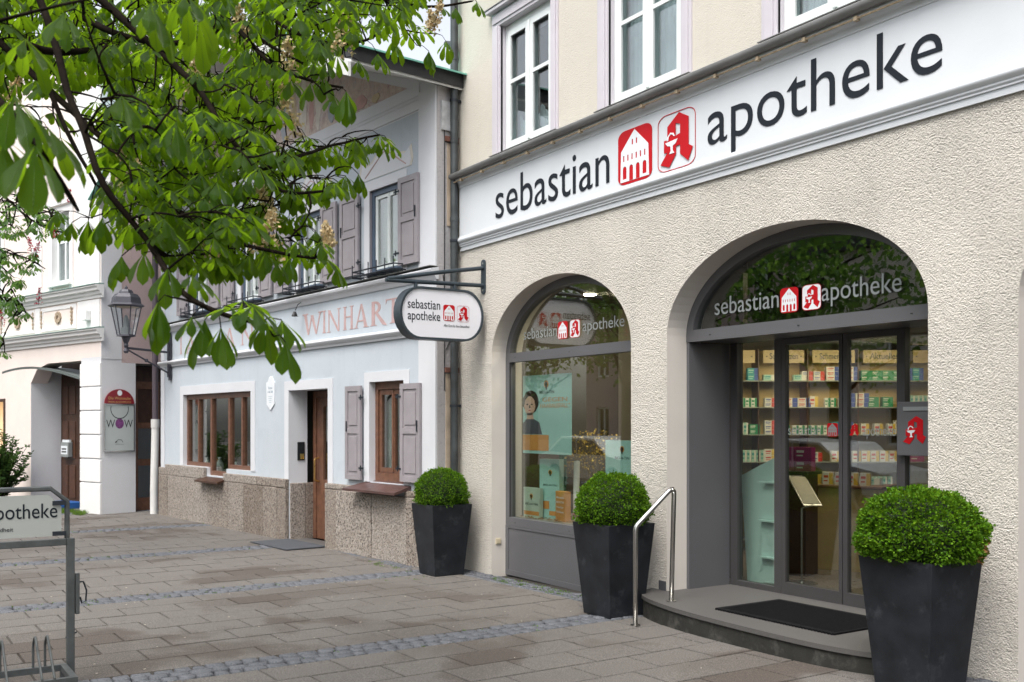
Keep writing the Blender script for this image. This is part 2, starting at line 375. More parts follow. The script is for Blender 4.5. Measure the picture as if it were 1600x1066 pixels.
# ================================================================ SETTING: ground, street
mb = MB()
xs = [-90, -40, -10.5, 0, 10, 45]; ys = [-60, -8.6, 12, 60]
mb.add([(x, y, gz(max(x, -10.5)) - .03 if x <= 10 else .2) for y in ys for x in xs],
       [(j*6+i, j*6+i+1, (j+1)*6+i+1, (j+1)*6+i) for j in range(3) for i in range(5)])
tag(mb.build('ground', M['joint']), kind='structure')
STR = [(-7.10, -6.74), (-10.66, -10.30), (-14.02, -13.66), (-17.6, -17.24), (-21.1, -20.8), (-3.66, -3.30)]
def in_strip(x): return any(a <= x <= b for a, b in STR)
mb = MB(); r = random.Random(3)
edges = sorted([e for s_ in STR for e in s_]); bounds = [(-24.5, edges[0])] + [(edges[i], edges[i+1]) for i in range(1, len(edges)-1, 2)] + [(edges[-1], 2.5)]
for a, b in bounds:
    n = max(1, round((b - a) / .385)); wd = (b - a) / n
    for k in range(n):
        x0 = a + k*wd + .003; x1 = a + (k+1)*wd - .003; y = -8.5 + (k % 2) * .27 + r.uniform(-.03, .03)
        while y < -.28:
            L = .52; y1 = min(y + L - .006, -.28)
            if y1 - y > .06:
                dz = r.uniform(-.0025, .0025); j = [r.uniform(-.003, .003) for _ in range(4)]; c = .006
                z0, z1 = gz(x0) + dz, gz(x1) + dz
                mb.add([(x0+j[0], y+j[1], z0-.03), (x1+j[2], y, z1-.03), (x1+j[2], y1, z1-.03), (x0+j[0], y1, z0-.03),
                        (x0+c+j[0], y+c+j[1], z0), (x1-c+j[2], y+c, z1), (x1-c+j[2], y1-c, z1), (x0+c+j[0], y1-c, z0)],
                       [(4,5,6,7),(0,1,5,4),(1,2,6,5),(2,3,7,6),(3,0,4,7)])
            y += L
tag(mb.build('paving', M['slab']), kind='structure')
def cobbles(x0, x1, y0, y1, along='y', size=.115, seed=1):
    mb = MB(); r = random.Random(seed)
    n = round(((x1-x0) if along == 'y' else (y1-y0)) / size)
    for k in range(n):
        a0, a1 = (x0, x1) if along == 'y' else (y0, y1); wd = (a1-a0)/n
        t = (y0 if along == 'y' else x0) + r.uniform(0, .06); end = y1 if along == 'y' else x1
        while t < end:
            L = size * r.uniform(.8, 1.35); g = r.uniform(.005, .010); u0, u1 = a0 + k*wd + g, a0 + (k+1)*wd - g
            q = [(u0, t+g), (u1, t+g), (u1, t+L-g), (u0, t+L-g)]
            if along == 'x': q = [(b, a) for a, b in q]
            q = [(a + r.uniform(-.008,.008), b + r.uniform(-.008,.008)) for a, b in q]
            cx = sum(p[0] for p in q)/4; cy = sum(p[1] for p in q)/4; h = r.uniform(-.003, .007)
            lo = [(x, y, gz(x)-.03) for x, y in q]; mi = [(cx+(x-cx)*.97, cy+(y-cy)*.97, gz(x)+h-.006) for x, y in q]; hi = [(cx+(x-cx)*.86, cy+(y-cy)*.86, gz(x)+h+.002) for x, y in q]
            fs = [(8,9,10,11)] + [(i, (i+1)%4, 4+(i+1)%4, 4+i) for i in range(4)] + [(4+i, 4+(i+1)%4, 8+(i+1)%4, 8+i) for i in range(4)]
            mb.add(lo+mi+hi, fs); t += L
    o = mb.build('cobbles', M['cobble'], smooth=True); return tag(o, kind='structure')
for i, (a, b) in enumerate(STR): cobbles(a, b, -8.5, -.28, 'y', .12, 10+i)
cobbles(-10.7, 2.5, -.28, -.01, 'x', .09, 30); cobbles(-20.4, -10.72, -.34, -.02, 'x', .09, 31)
cobbles(-15.5, -10.72, -.62, -.34, 'x', .09, 31)
# street behind the photographer, seen in the window reflections
mb = MB(); mb.box(-60, 30, -15.5, -8.6, -.2, -.06)
tag(mb.build('road', pmat('asphalt', (.05,.05,.052), .9, var=.2, bs=120, bstr=.4)), kind='structure')
# ================================================================ PHARMACY
B = thing('pharmacy_building', 'cream rough-rendered shop building with arched openings and a long white name band', 'building')
D = (-6.783, -4.145, 2.50, 3.29); W = (-9.783, -7.285, 2.46, 3.27); T3 = (-3.51, -.87, 2.50, 3.29); T4 = (-.2, 2.5, 2.50, 3.29)
def AR(q, zb, off=0, n=36): return arch(q[0], q[1], zb, q[2], q[3], n, off)
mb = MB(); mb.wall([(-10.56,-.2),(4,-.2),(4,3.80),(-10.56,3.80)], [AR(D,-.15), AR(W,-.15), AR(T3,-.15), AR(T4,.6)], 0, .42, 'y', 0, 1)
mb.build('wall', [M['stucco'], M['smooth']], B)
# smooth plaster margin of the jambs, flush trim 2 mm proud
UW = [(-9.58,-8.58), (-7.62,-6.58), (-5.475,-4.44), (-3.1,-2.1), (-1.1,-.1)]
mb = MB(); mb.wall(rect(-10.56, 4, 3.80, 8.6), [rect(a, b, 4.74, 6.24) for a, b in UW], 0, .42, 'y', 0, 1)
mb.build('upper_wall', [M['stucco_up'], M['lavender']], B)
mb = MB(); mb.box(-10.56, -10.2, .42, 9, -.2, 8.6); mb.box(3.6, 4, .42, 9, -.2, 8.6); mb.box(-10.56, 4, 8.6, 9, -.2, 8.6)
mb.build('rear_wall', M['stucco_up'], B)
mb = MB(); mb.add([(-10.9,-.6,8.5),(4.3,-.6,8.5),(4.3,4.5,11.5),(-10.9,4.5,11.5),(4.3,9.6,8.5),(-10.9,9.6,8.5)], [(0,1,2,3),(3,2,4,5),(0,3,5),(1,4,2),(0,5,4,1)])
mb.build('roof', pmat('clay roof tiles', (.22,.09,.05), .8, var=.3, vs=12, bs=30, bstr=.6), B)
# name band: profile swept along the facade
def sweep(x0, x1, prof): 
    m = MB(); k = len(prof); m.add([(x, p[0], p[1]) for x in (x0, x1) for p in prof], [(i, (i+1)%k, k+(i+1)%k, k+i) for i in range(k)] + [tuple(range(k)), tuple(range(2*k-1, k-1, -1))]); return m
bead = [(-.045 - .028*math.sin(math.pi*i/8), 3.875 + .075*i/8 ) for i in range(9)]
prof = [(.05,3.787),(-.022,3.787),(-.022,3.835),(-.034,3.838),(-.034,3.85),(-.045,3.862)] + bead + [(-.04,3.955),(-.036,3.975),(-.036,4.545),(-.045,4.55),(-.045,4.565),(-.05,4.575)]
prof += [(-.05-.05*(1-math.cos(math.pi/2*i/5)), 4.575+.05*math.sin(math.pi/2*i/5)) for i in range(1,6)] + [(-.105,4.63),(-.105,4.655),(.05,4.655)]
sweep(-10.46, 4, prof).build('fascia', M['fascia'], B, autosmooth=35)
sweep(-10.5, 4, [(.05,4.655),(-.085,4.657),(-.12,4.64),(-.155,4.652),(-.17,4.675),(-.168,4.70),(-.15,4.712),(.05,4.765)]).build('cornice_cap', M['zinc'], B, autosmooth=50)
mb = MB(); mb.tube([(-10.47,-.115,4.612),(4,-.115,4.612)], .008, 8)
x = -10.3
while x < 4: mb.box(x, x+.03, -.128, -.09, 4.596, 4.628); x += .47
mb.build('light_strip', pmat('light strip channel', (.42,.33,.22), .5, .3, var=.3, vs=30), B)
letters('lettering', 'sebastian', M['anthracite'], B, -9.631, -7.563, 4.033, .425, -.040, off=-.003)
letters('lettering', 'apotheke', M['anthracite'], B, -6.223, -4.011, 3.945, .53, -.040, off=-.003)
logos(B, -7.427, -6.939, -6.86, -6.371, 3.965, .51, -.040, back=False)
# upper windows
def upper_window(a, b, idx):
    s_ = MB()
    for (p, q) in ((a-.16, a), (b, b+.13)):
        s_.box(p, q, -.022, .03, 4.70, 6.24); s_.box(p+.035, q-.03, -.034, -.0225, 4.70, 6.24)
    s_.box(a-.16, b+.13, -.022, .03, 6.2403, 6.40)
    s_.box(a-.13, b+.10, -.036, -.0225, 6.275, 6.37)
    s_.box(a-.20, b+.17, -.09, .03, 6.401, 6.44)
    su = s_.build('window_surround', M['lavender'], B, bevel=.006)
    c = MB(); c.box(a-.17, b+.14, -.06, -.002, 4.768, 4.774); c.box(a-.22, b+.19, -.10, .0, 6.441, 6.449); c.build('sill_flashing', M['zinc'], B)
    f = MB(); y0, y1 = .07, .14
    f.wall(rect(a+.002, b-.002, 4.742, 6.238), [rect(a+.10, (a+b)/2-.045, 4.86, 6.13), rect((a+b)/2+.045, b-.10, 4.86, 6.13)], y0, y1)
    m_ = (a+b)/2
    for (p, q) in ((a+.10, m_-.045), (m_+.045, b-.10)):
        f.wall(rect(p-.028, q+.028, 4.832, 6.158), [rect(p+.028, q-.028, 4.90, 5.55), rect(p+.028, q-.028, 5.59, 6.09)], y0-.022, y0-.002)
    f.box(a+.002, b-.002, .01, .069, 4.742, 4.79); f.box(m_-.022, m_+.022, y0-.034, y0-.0225, 4.84, 6.15)
    fr = f.build('window_frame', M['white'], B, bevel=.004)
    g = MB(); g.box(a+.1, b-.1, .095, .100, 4.86, 6.13); g.build('pane', M['glass_up'], fr)
    k = MB(); n = 60; X0 = a + .04; wv = (b-a-.08)
    full = idx in (1, 3)
    zt = 6.1 if full else 5.25
    vs_ = []
    for i in range(n+1):
        xx = X0 + wv*i/n; yy = .24 + .018*math.sin(i*1.25) + .01*math.sin(i*.37)
        vs_ += [(xx, yy, 4.80), (xx, yy, zt - (0 if full else .16*math.sin(math.pi*((i*2/n) % 1))))]
    k.add(vs_, [(2*i, 2*i+2, 2*i+3, 2*i+1) for i in range(n)]); k.build('curtain', M['curtain'], fr, smooth=True)
    bx = MB(); bx.box(a-.3, b+.3, .43, 2.2, 4.5, 6.4); o = bx.build('room', pmat('dim upstairs room', (.12,.10,.085), .9), B)
    bm = bmesh.new(); bm.from_mesh(o.data); bm.faces.ensure_lookup_table()
    bmesh.ops.delete(bm, geom=[f_ for f_ in bm.faces if f_.calc_center_median().y < .5], context='FACES'); bm.to_mesh(o.data); bm.free()
for i, (a, b) in enumerate(UW): upper_window(a, b, i)
# ---- shop window W
def arch_ring(mb, q, zb, y0, y1, inset, zsplit, m=0):
    """upper lunette frame above zsplit"""
    def up(off):
        x0, x1, zs, zt = q; c = (x0+x1)/2; a = (x1-x0)/2-off; b = zt-zs-off
        return [(c+a*math.cos(math.pi*i/40), zs+b*math.sin(math.pi*i/40)) for i in range(41)]
    o = [(q[0]+.002, zsplit), (q[1]-.002, zsplit)] + up(.002); i_ = [(q[0]+inset, zsplit+.001), (q[1]-inset, zsplit+.001)] + up(inset)
    mb.wall(o, [i_], y0, y1)
def lunette(q, off, zb):
    x0, x1, zs, zt = q; c = (x0+x1)/2; a = (x1-x0)/2-off; b = zt-zs-off
    return [(x0+off, zb), (x1-off, zb)] + [(c+a*math.cos(math.pi*i/40), zs+b*math.sin(math.pi*i/40)) for i in range(41)]
def shop_window(q, y, zb, zt0, zt1, zs0, zs1, name='shop_window'):
    f = MB(); x0, x1 = q[0]+.002, q[1]-.002
    f.wall(lunette(q, .002, zt0), [lunette(q, .085, zt1)], y, y+.09)
    f.wall(rect(x0, x1, zs0, zt0-.0005), [rect(x0+.075, x1-.075, zs1, zt0-.0015)], y, y+.09)
    f.box(x0, x1, y+.004, y+.08, zb, zs0-.003)
    f.wall(rect(x0, x1, zb, zs0-.002), [rect(x0+.055, x1-.055, zb+.06, zs0-.03)], y-.004, y+.003)
    f.tube([(x0+.078, y+.012, zs1), (x0+.078, y+.012, zt0)], .006, 6, 1)
    fr = f.build(name, [M['frame'], M['black']], B, bevel=.003)
    g = MB(); g.wall(lunette(q, .08, zt1-.01), [], y+.04, y+.05); g.build('fanlight_pane', M['glass'], fr)
    g = MB(); g.box(x0+.07, x1-.07, y+.04, y+.05, zs1-.01, zt0+.01); g.build('pane', M['glass'], fr)
    b = MB()
    for xx in (x0+.2, (x0+x1)/2, x1-.2):
        for zz in ((zt0+zt1)/2, (zs0+zs1)/2-.01): b.box(xx-.006, xx+.006, y-.003, y+.001, zz-.004, zz+.004)
    b.build('rivet', M['black'], fr)
    return fr
sw = shop_window(W, .194, gz(-9)-.02, 2.41, 2.515, .52, .615)
letters('lettering', 'sebastian', M['frost'], sw, -9.45, -8.80, 2.655, .125, .225, .0008); letters('lettering', 'apotheke', M['frost'], sw, -8.34, -7.655, 2.628, .155, .225, .0008)
logos(sw, -8.78, -8.60, -8.56, -8.38, 2.612, .19, .222, ex=.0008)
shop_window(T3, .194, .0, 2.41, 2.515, .52, .615)
shop_window(T4, .194, .6, 2.41, 2.515, .65, .745)
# box socket on jamb
mb = MB(); mb.box(-.004, .014, .055, .125, .30, .365); mb.box(.0145, .018, .065, .115, .312, .353)
mb.build('light_switch', pmat('ivory plastic', (.55,.48,.34), .4), B, bevel=.003, loc=(-9.783, 0, 0))
# ---- door
DY = .76; yl = .234
f = MB(); f.wall(lunette(D, .002, 2.445), [lunette(D, .085, 2.552)], yl, yl+.10)
f.box(D[0]+.002, D[1]-.002, yl+.101, DY+.10, 2.455, 2.548)
lf = f.build('door_canopy', M['frame'], B, bevel=.003)
f = MB()
for xx in (D[0]+.3, D[0]+1.3, D[1]-.3): f.box(xx, xx+.02, yl-.003, yl+.001, 2.49, 2.497)
f.build('rivet', M['black'], lf)
g = MB(); g.wall(lunette(D, .08, 2.545), [], yl+.05, yl+.06); g.build('fanlight_pane', M['glass'], lf)
letters('lettering', 'sebastian', M['frost'], lf, -6.453, -5.71, 2.665, .155, yl+.035, .0008)
letters('lettering', 'apotheke', M['frost'], lf, -5.27, -4.544, 2.620, .20, yl+.035, .0008)
logos(lf, -5.69, -5.50, -5.46, -5.27, 2.61, .205, yl+.03, ex=.0008)
f = MB(); f.box(D[0]+.002, D[0]+.035, yl+.004, DY-.002, .166, 2.444); f.box(D[1]-.035, D[1]-.002, yl+.004, DY-.002, .166, 2.444)
f.build('jamb_panel', M['frame'], B, bevel=.003)
FX = [-6.748, -6.169, -6.13, -5.46, -4.86, -4.18]
f = MB()
f.box(-6.747, -6.66+.0, DY, DY+.07, .166, 2.454)
f.box(-6.205, -6.125, DY, DY+.07, .166, 2.454); f.box(-4.905, -4.865, DY, DY+.07, .166, 2.454); f.box(-4.22, -4.181, DY, DY+.07, .166, 2.454)
f.box(-6.659, -6.206, DY+.002, DY+.068, .166, .235); f.box(-4.864, -4.221, DY+.002, DY+.068, .166, .235)
df = f.build('entrance_frame', M['frame_shaded'], B, bevel=.003)
g = MB(); g.box(-6.70, -6.19, DY+.03, DY+.04, .22, 2.46); g.build('pane', M['glass'], df)
g = MB(); g.box(-4.88, -4.20, DY+.03, DY+.04, .22, 2.46); g.build('pane', M['glass'], df)
for (a, b) in ((-6.124, -5.466), (-5.458, -4.906)):
    s = MB(); s.wall(rect(a, b, .18, 2.452), [rect(a+.045, b-.035, .29, 2.40)], DY+.004, DY+.055)
    so_ = s.build('sliding_door', M['frame_shaded'], B, bevel=.003)
    g = MB(); g.box(a+.04, b-.03, DY+.024, DY+.034, .28, 2.41); g.build('pane', M['glass'], so_)
    if a < -6: 
        letters('lettering', 'sebastian', M['frost'], so_, -6.055, -5.70, 1.60, .085, DY+.015, .0006)
        plates('house_mark', [rrect(0,1,0,1,.2,6,.14)], M['red'], so_, -5.63, 1.59, .11, .115, DY+.016, .0006)
        plates('house_mark', [HOUSE], M['frost'], so_, -5.63, 1.59, .11, .115, DY+.0145, .0006, 'y-', {0: house_holes()})
    else:
        letters('lettering', 'apotheke', M['frost'], so_, -5.27, -4.96, 1.575, .11, DY+.015, .0006)
        plates('letter_mark', [A_OUT], M['red'], so_, -5.41, 1.59, .11, .115, DY+.016, .0006, 'y-', {0: [A_HOLE]})
# night-service hatch box on the right fixed pane
mb = MB(); mb.box(-4.90, -4.24, DY-.05, DY-.001, 1.45, 1.87); hb = mb.build('notice_box', M['frame'], B, bevel=.005)
mb = MB(); mb.box(-4.84, -4.60, DY-.058, DY-.0505, 1.80, 1.83); mb.build('name_strip', M['frost'], hb)
plates('letter_mark', [A_OUT], M['red'], hb, -4.86, 1.525, .23, .24, DY-.053, .0015, 'y-', {0: [A_HOLE]}); plates('letter_mark', [CUP, SNAKE], M['whitefilm'], hb, -4.86, 1.525, .23, .24, DY-.0565, .0015)
# ---- interior
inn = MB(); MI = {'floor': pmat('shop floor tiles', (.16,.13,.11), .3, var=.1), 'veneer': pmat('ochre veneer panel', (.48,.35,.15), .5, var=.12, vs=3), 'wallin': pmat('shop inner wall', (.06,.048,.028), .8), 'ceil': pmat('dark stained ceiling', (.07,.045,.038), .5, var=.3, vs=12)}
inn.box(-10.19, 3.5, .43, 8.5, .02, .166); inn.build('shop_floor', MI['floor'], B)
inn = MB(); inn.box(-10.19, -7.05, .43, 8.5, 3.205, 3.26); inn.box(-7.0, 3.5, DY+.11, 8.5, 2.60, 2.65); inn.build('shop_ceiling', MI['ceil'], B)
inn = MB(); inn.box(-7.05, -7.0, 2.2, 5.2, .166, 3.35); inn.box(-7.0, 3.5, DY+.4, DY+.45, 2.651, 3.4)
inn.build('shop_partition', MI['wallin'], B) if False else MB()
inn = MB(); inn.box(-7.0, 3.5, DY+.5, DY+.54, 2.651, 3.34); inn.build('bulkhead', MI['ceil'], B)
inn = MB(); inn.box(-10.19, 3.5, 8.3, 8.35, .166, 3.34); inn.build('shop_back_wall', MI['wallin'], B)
inn = MB()
for (x, y, z) in ((-8.1,2.19,2.597),(-5.54,1.95,2.597),(-6.9,2.1,2.597),(-3.2,1.3,2.597)): inn.lathe([(.055,0),(.055,-.006),(.045,-.008)], (x,y,z), 16)
inn.lathe([(.075,0),(.075,-.006),(.06,-.01)], (-9.22,1.0,3.203), 18)
inn.build('downlight', emat('downlight lamp', (1,.86,.62), 30), B)
def area(name, loc, size, e, c=(1,.82,.58), sy=None):
    l = bpy.data.lights.new(name, 'AREA'); l.energy = e; l.size = size; l.color = c
    if sy: l.shape = 'RECTANGLE'; l.size_y = sy
    o = bpy.data.objects.new(name, l); col.objects.link(o); o.location = loc; return o
area('shop_ceiling_light', (-6.5, 2.4, 2.55), 1.0, 9); area('shop_ceiling_light', (-8.6, 1.2, 3.17), .8, 18); area('shop_ceiling_light', (-3.5, 3, 2.55), 1.2, 8)
def PL(px, py, y):                      # where the sight line through a photo point meets the plane at depth y of the shop
    d_ = CF + CR * (px - CX) / FPX + Vector((0, 0, 1)) * (HZ - py) / FPX
    t_ = (y - CC.y) / d_.y; return CC.x + d_.x*t_, CC.z + d_.z*t_
# ================================================================ SHOP FITTINGS
turq = pmat('pale turquoise print', (.38,.60,.57), .5, var=.04); orange = pmat('orange print', (.62,.27,.07), .5, var=.05); skin = pmat('printed skin tone', (.62,.38,.28), .6); hair = pmat('printed dark hair', (.03,.015,.01), .6)
GM = {'teal': pmat('teal card', (.02,.25,.29), .5), 'green': pmat('green card', (.02,.22,.10), .5), 'whitec': pmat('white card', (.6,.6,.57), .5, var=.03), 'bluec': pmat('blue card', (.04,.08,.33), .5),
      'redc': pmat('red card', (.5,.04,.03), .5), 'yellow': pmat('yellow card', (.6,.42,.06), .5), 'mint': pmat('mint card', (.30,.5,.42), .5), 'purple': pmat('magenta card', (.30,.02,.14), .45), 'glassg': pmat('shelf edge', (.25,.27,.24), .3)}
SP = CC + CF * 12.0; SP.z = 0
sh = thing('pharmacy_shelf', 'tall wall shelf of ochre veneer with named header panels behind the shop door', 'shelf', SP, math.degrees(math.atan2(CR.y, CR.x)))
FZ = .166
x0s, x1s = 1.55, 5.4
mb = MB(); mb.box(x0s, x1s, .35, .40, FZ, 2.599); mb.build('back_panel', MI['veneer'], sh)
bounds_ = [(px - 800)/FPX*12 for px in (1108, 1186, 1263, 1342, 1420, 1498)]
mb = MB()
for bx in bounds_: mb.box(bx-.006, bx+.006, .02, .349, FZ, 2.599)
mb.build('upright', M['wood_dark'], sh)
for i, z in enumerate((2.22, 1.90, 1.57, 1.24, .92, .60, .30)):
    mb = MB(); mb.box(x0s, x1s, .0, .348, z-.012, z); mb.build('shelf_board', GM['glassg'], sh)
hp = pmat('header sign plate', (.36,.27,.13), .4, var=.04)
for (a, b, s_) in zip(bounds_[:-1], bounds_[1:], ('Magen', 'Schmerzen', 'Schmerzen', 'Aktuelles', 'Haut')):
    mb = MB(); mb.box(a+.05, b-.05, -.004, .004, 2.43, 2.63 if False else 2.585); h_ = mb.build('header_sign', hp, sh)
    if s_ != 'Haut':
        L = .038*len(s_); c_ = (a+b)/2; letters('lettering', s_, M['black'], h_, c_-L/2, c_+L/2, 2.475, .075 if s_ != 'Magen' else .09, -.006, .0005, .01)
    m2 = MB()
    for xx in (a+.09, b-.09): m2.box(xx-.008, xx+.008, -.009, -.0045, 2.50, 2.516)
    m2.build('screw', M['black'], h_)
KIND = {}
def carton(key, wd, dp, ht, c1, c2, c3):
    mb = MB(); mb.box(-wd/2, wd/2, 0, dp, 0, ht); mb.box(-wd/2+wd*.62, wd/2+.0006, -.0008, dp*.6, -.0002+ht*.02, ht*.98, 1); mb.box(-wd*.42, wd*.05, -.0009, -.0002, ht*.55, ht*.75, 2)
    mb.box(-wd*.42, -wd*.02, -.0009, -.0002, ht*.25, ht*.36, 2)
    KIND[key] = mb.mesh('medicine_box', [GM[c1], GM[c2], GM[c3]])
carton('aqua', .13, .09, .075, 'teal', 'bluec', 'mint'); carton('spectrum', .13, .08, .075, 'whitec', 'yellow', 'redc'); carton('mintpack', .15, .08, .07, 'mint', 'whitec', 'teal')
carton('whiteblue', .16, .08, .055, 'whitec', 'bluec', 'redc'); carton('forest', .125, .09, .06, 'green', 'green', 'whitec'); carton('leafy', .065, .05, .11, 'whitec', 'green', 'green')
carton('redend', .13, .08, .055, 'whitec', 'redc', 'bluec'); carton('magenta', .17, .1, .12, 'purple', 'purple', 'whitec'); carton('orangepack', .1, .07, .13, 'whitec', 'yellow', 'redc'); carton('pale', .05, .05, .14, 'mint', 'whitec', 'teal')
LBL = {'aqua': 'turquoise and blue medicine box', 'spectrum': 'white medicine box with a yellow end', 'mintpack': 'mint and white medicine box', 'whiteblue': 'flat white medicine box with a blue end', 'forest': 'dark green medicine box',
       'leafy': 'upright white box with a green side', 'redend': 'flat white medicine box with a red end', 'magenta': 'magenta package', 'orangepack': 'upright white and yellow package', 'pale': 'slim pale mint package'}
SN = {2.22: 'top', 1.90: 'second', 1.57: 'third', 1.24: 'fourth', .92: 'fifth', .60: 'sixth', .30: 'lowest'}
def product(key, parentframe, x, y, z, rz=0, label=None, group=None):
    o = bpy.data.objects.new('medicine_box', KIND[key]); col.objects.link(o)
    a = parentframe.rotation_euler.z; o.location = parentframe.location + Matrix.Rotation(a, 3, 'Z') @ Vector((x, y, z)); o.rotation_euler = (0, 0, a + rz)
    return tag(o, label, 'medicine box', group)
def stock(key, pxa, pxb, z, layers, where, dx):
    a, b = (pxa-800)/FPX*12, (pxb-800)/FPX*12; h_ = KIND[key].dimensions.z if hasattr(KIND[key], 'dimensions') else max(v.co.z for v in KIND[key].vertices)
    x = a + dx/2
    while x < b:
        for k in range(layers): product(key, sh, x, .03 + rnd.uniform(0, .01), z + k*(h_+.001), rnd.uniform(-.03,.03), f'{LBL[key]} on the {SN[z]} board of the ochre shelf', f'{LBL[key]}es on the {SN[z]} shelf board'.replace('boxes','boxes'))
        x += dx * rnd.choice((1,1,1,1.0,1.35))
stock('spectrum', 1139, 1168, 2.22, 2, '', .135); stock('aqua', 1169, 1193, 2.22, 2, '', .135); stock('mintpack', 1194, 1252, 2.22, 1, '', .155)
stock('redend', 1254, 1290, 2.22, 2, '', .14); stock('whiteblue', 1292, 1341, 2.22, 3, '', .17); stock('forest', 1347, 1408, 2.22, 2, '', .128)
stock('leafy', 1139, 1183, 1.90, 1, '', .069); stock('redend', 1196, 1212, 1.90, 2, '', .135); stock('whiteblue', 1226, 1262, 1.90, 2, '', .165); stock('orangepack', 1266, 1290, 1.90, 1, '', .105); stock('whiteblue', 1316, 1350, 1.90, 3, '', .17); stock('forest', 1358, 1408, 1.90, 2, '', .13)
stock('pale', 1139, 1170, 1.57, 1, '', .055); stock('forest', 1172, 1195, 1.57, 2, '', .13); stock('leafy', 1226, 1300, 1.57, 1, '', .075); stock('orangepack', 1330, 1400, 1.57, 1, '', .12)
stock('pale', 1139, 1196, 1.24, 1, '', .056); stock('aqua', 1140, 1200, .92, 1, '', .14); stock('orangepack', 1300, 1400, 1.24, 1, '', .11); stock('pale', 1316, 1400, .92, 1, '', .06); stock('redend', 1226, 1290, 1.24, 2, '', .14)
# counter with packages
c1 = Vector((PL(1262, 860, 2.3)[0], 2.3, FZ))
ct = thing('sales_counter', 'low wooden display counter behind the sliding door', 'counter', c1, 20)
mb = MB(); mb.box(-.02, .75, 0, .5, 0, .86); mb.build('body', MI['veneer'], ct, bevel=.004)
mb = MB(); mb.box(-.05, .78, -.03, .53, .8605, .89); mb.build('top', M['wood'], ct, bevel=.004)
def lay(key, x, y, z, n, dx, txt):
    for i in range(n): product(key, ct, x+i*dx, y, z, rnd.uniform(-.2,.2), txt, None if n == 1 else txt.replace(' on ', 's on ', 1))
lay('orangepack', .05, .1, .89, 5, .13, 'upright white and yellow package on the low wooden counter'); lay('mintpack', .1, .32, .89, 4, .16, 'mint and white box on the low wooden counter')
# magenta gift packs on a dark pedestal
c2 = Vector((PL(1244, 790, 1.9)[0], 1.9, FZ)); pd = thing('display_pedestal', 'dark narrow pedestal stacked with magenta packages inside the door', 'display stand', c2, 15)
mb = MB(); mb.box(-.17, .17, -.14, .14, 0, 1.02); mb.build('column', M['wood_dark'], pd, bevel=.004)
mb = MB(); mb.box(-.2, .2, -.17, .17, 1.0203, 1.05); mb.build('top', M['black'], pd, bevel=.003)
for k in range(4): product('magenta', pd, -.08 + .18*(k % 2), -.05, 1.051 + .122*(k//2), 0, 'magenta package piled on the dark pedestal inside the door', 'magenta packages on the pedestal')
# turquoise cardboard display tower behind the left pane
def tw(px, py, y=1.02): return PL(px, py, y)
turq2 = pmat('pale mint cardboard', (.56,.74,.70), .5, var=.03)
pA = [tw(1158,743), tw(1168,917), tw(1212,925), tw(1209,716)]
lf_ = thing('cardboard_display', 'pale turquoise folded cardboard display tower behind the left entrance pane', 'display stand', (pA[1][0], 1.02, FZ))
mb = MB(); q = [(p[0]-pA[1][0], max(.004, p[1]-FZ)) for p in pA]; mb.wall(q, [], 0, .012, 'y'); mb.build('panel', turq2, lf_)
mb = MB(); mb.wall([(q[2][0]-.11, .05), (q[2][0]+.10, .05), (q[3][0]+.08, q[3][1]-.02), (q[3][0]-.12, q[3][1]-.35)], [], -.05, -.035, 'y'); mb.build('folded_flap', turq2, lf_)
for z in (.28, .62, .98):
    mb = MB(); mb.box(q[2][0]-.13, q[2][0]+.12, -.10, -.055, z, z+.015); mb.build('ledge', turq2, lf_)
# lectern-like info stand
ix, iz = PL(1253, 916, 1.45)
st = thing('menu_stand', 'slim chrome stand holding a tilted framed notice inside the sliding door', 'info stand', (ix, 1.45, FZ), 20)
mb = MB(); mb.lathe([(.15,0),(.15,.008),(.03,.02)], n=24); mb.build('base', M['steel'], st, smooth=False)
def P3(px, py, y): a_, b_ = PL(px, py, y); return Vector((a_, y, b_))
TL_, TR_, BR_ = P3(1230,743,1.66), P3(1258,743,1.80), P3(1285,790,1.52); BL_ = TL_ + BR_ - TR_; inv = st.matrix_basis.inverted() if False else (Matrix.Translation(st.location) @ Matrix.Rotation(R_(20),4,'Z')).inverted()
nn_ = (TR_-TL_).cross(BL_-TL_).normalized(); nn_ = nn_ if nn_.y > 0 else -nn_
def plate(mb, s_, o0, o1):
    c_ = (TL_+BR_)/2; q_ = [c_ + (p-c_)*s_ for p in (TL_,TR_,BR_,BL_)]; mb.add([inv @ (p+nn_*o) for o in (o0,o1) for p in q_], [(0,1,2,3),(7,6,5,4),(0,4,5,1),(1,5,6,2),(2,6,7,3),(3,7,4,0)])
mb = MB(); mb.tube([(0,0,.02),(0,0,.72), inv @ ((BL_+BR_)/2 + nn_*.02 + Vector((0,0,.02)))], .012, 10); mb.build('pole', M['steel'], st)
mb = MB(); plate(mb, 1.0, 0, .012); mb.build('frame', M['steel'], st, bevel=.003)
mb = MB(); plate(mb, .90, -.003, -.0005); mb.build('notice', pmat('beige notice paper', (.42,.37,.29), .5), st)
stock('pale', 1212, 1226, 1.90, 1, '', .055); stock('leafy', 1290, 1316, 1.90, 1, '', .07); stock('redend', 1196, 1226, 1.57, 3, '', .135); stock('aqua', 1300, 1330, 1.57, 2, '', .135); stock('whiteblue', 1400, 1440, 1.57, 3, '', .17)
stock('spectrum', 1196, 1226, 1.24, 2, '', .135); stock('aqua', 1410, 1450, 2.22, 2, '', .135); stock('pale', 1410, 1450, 1.90, 1, '', .055); stock('magenta', 1400, 1450, 1.24, 1, '', .18); stock('orangepack', 1205, 1226, .92, 1, '', .105)
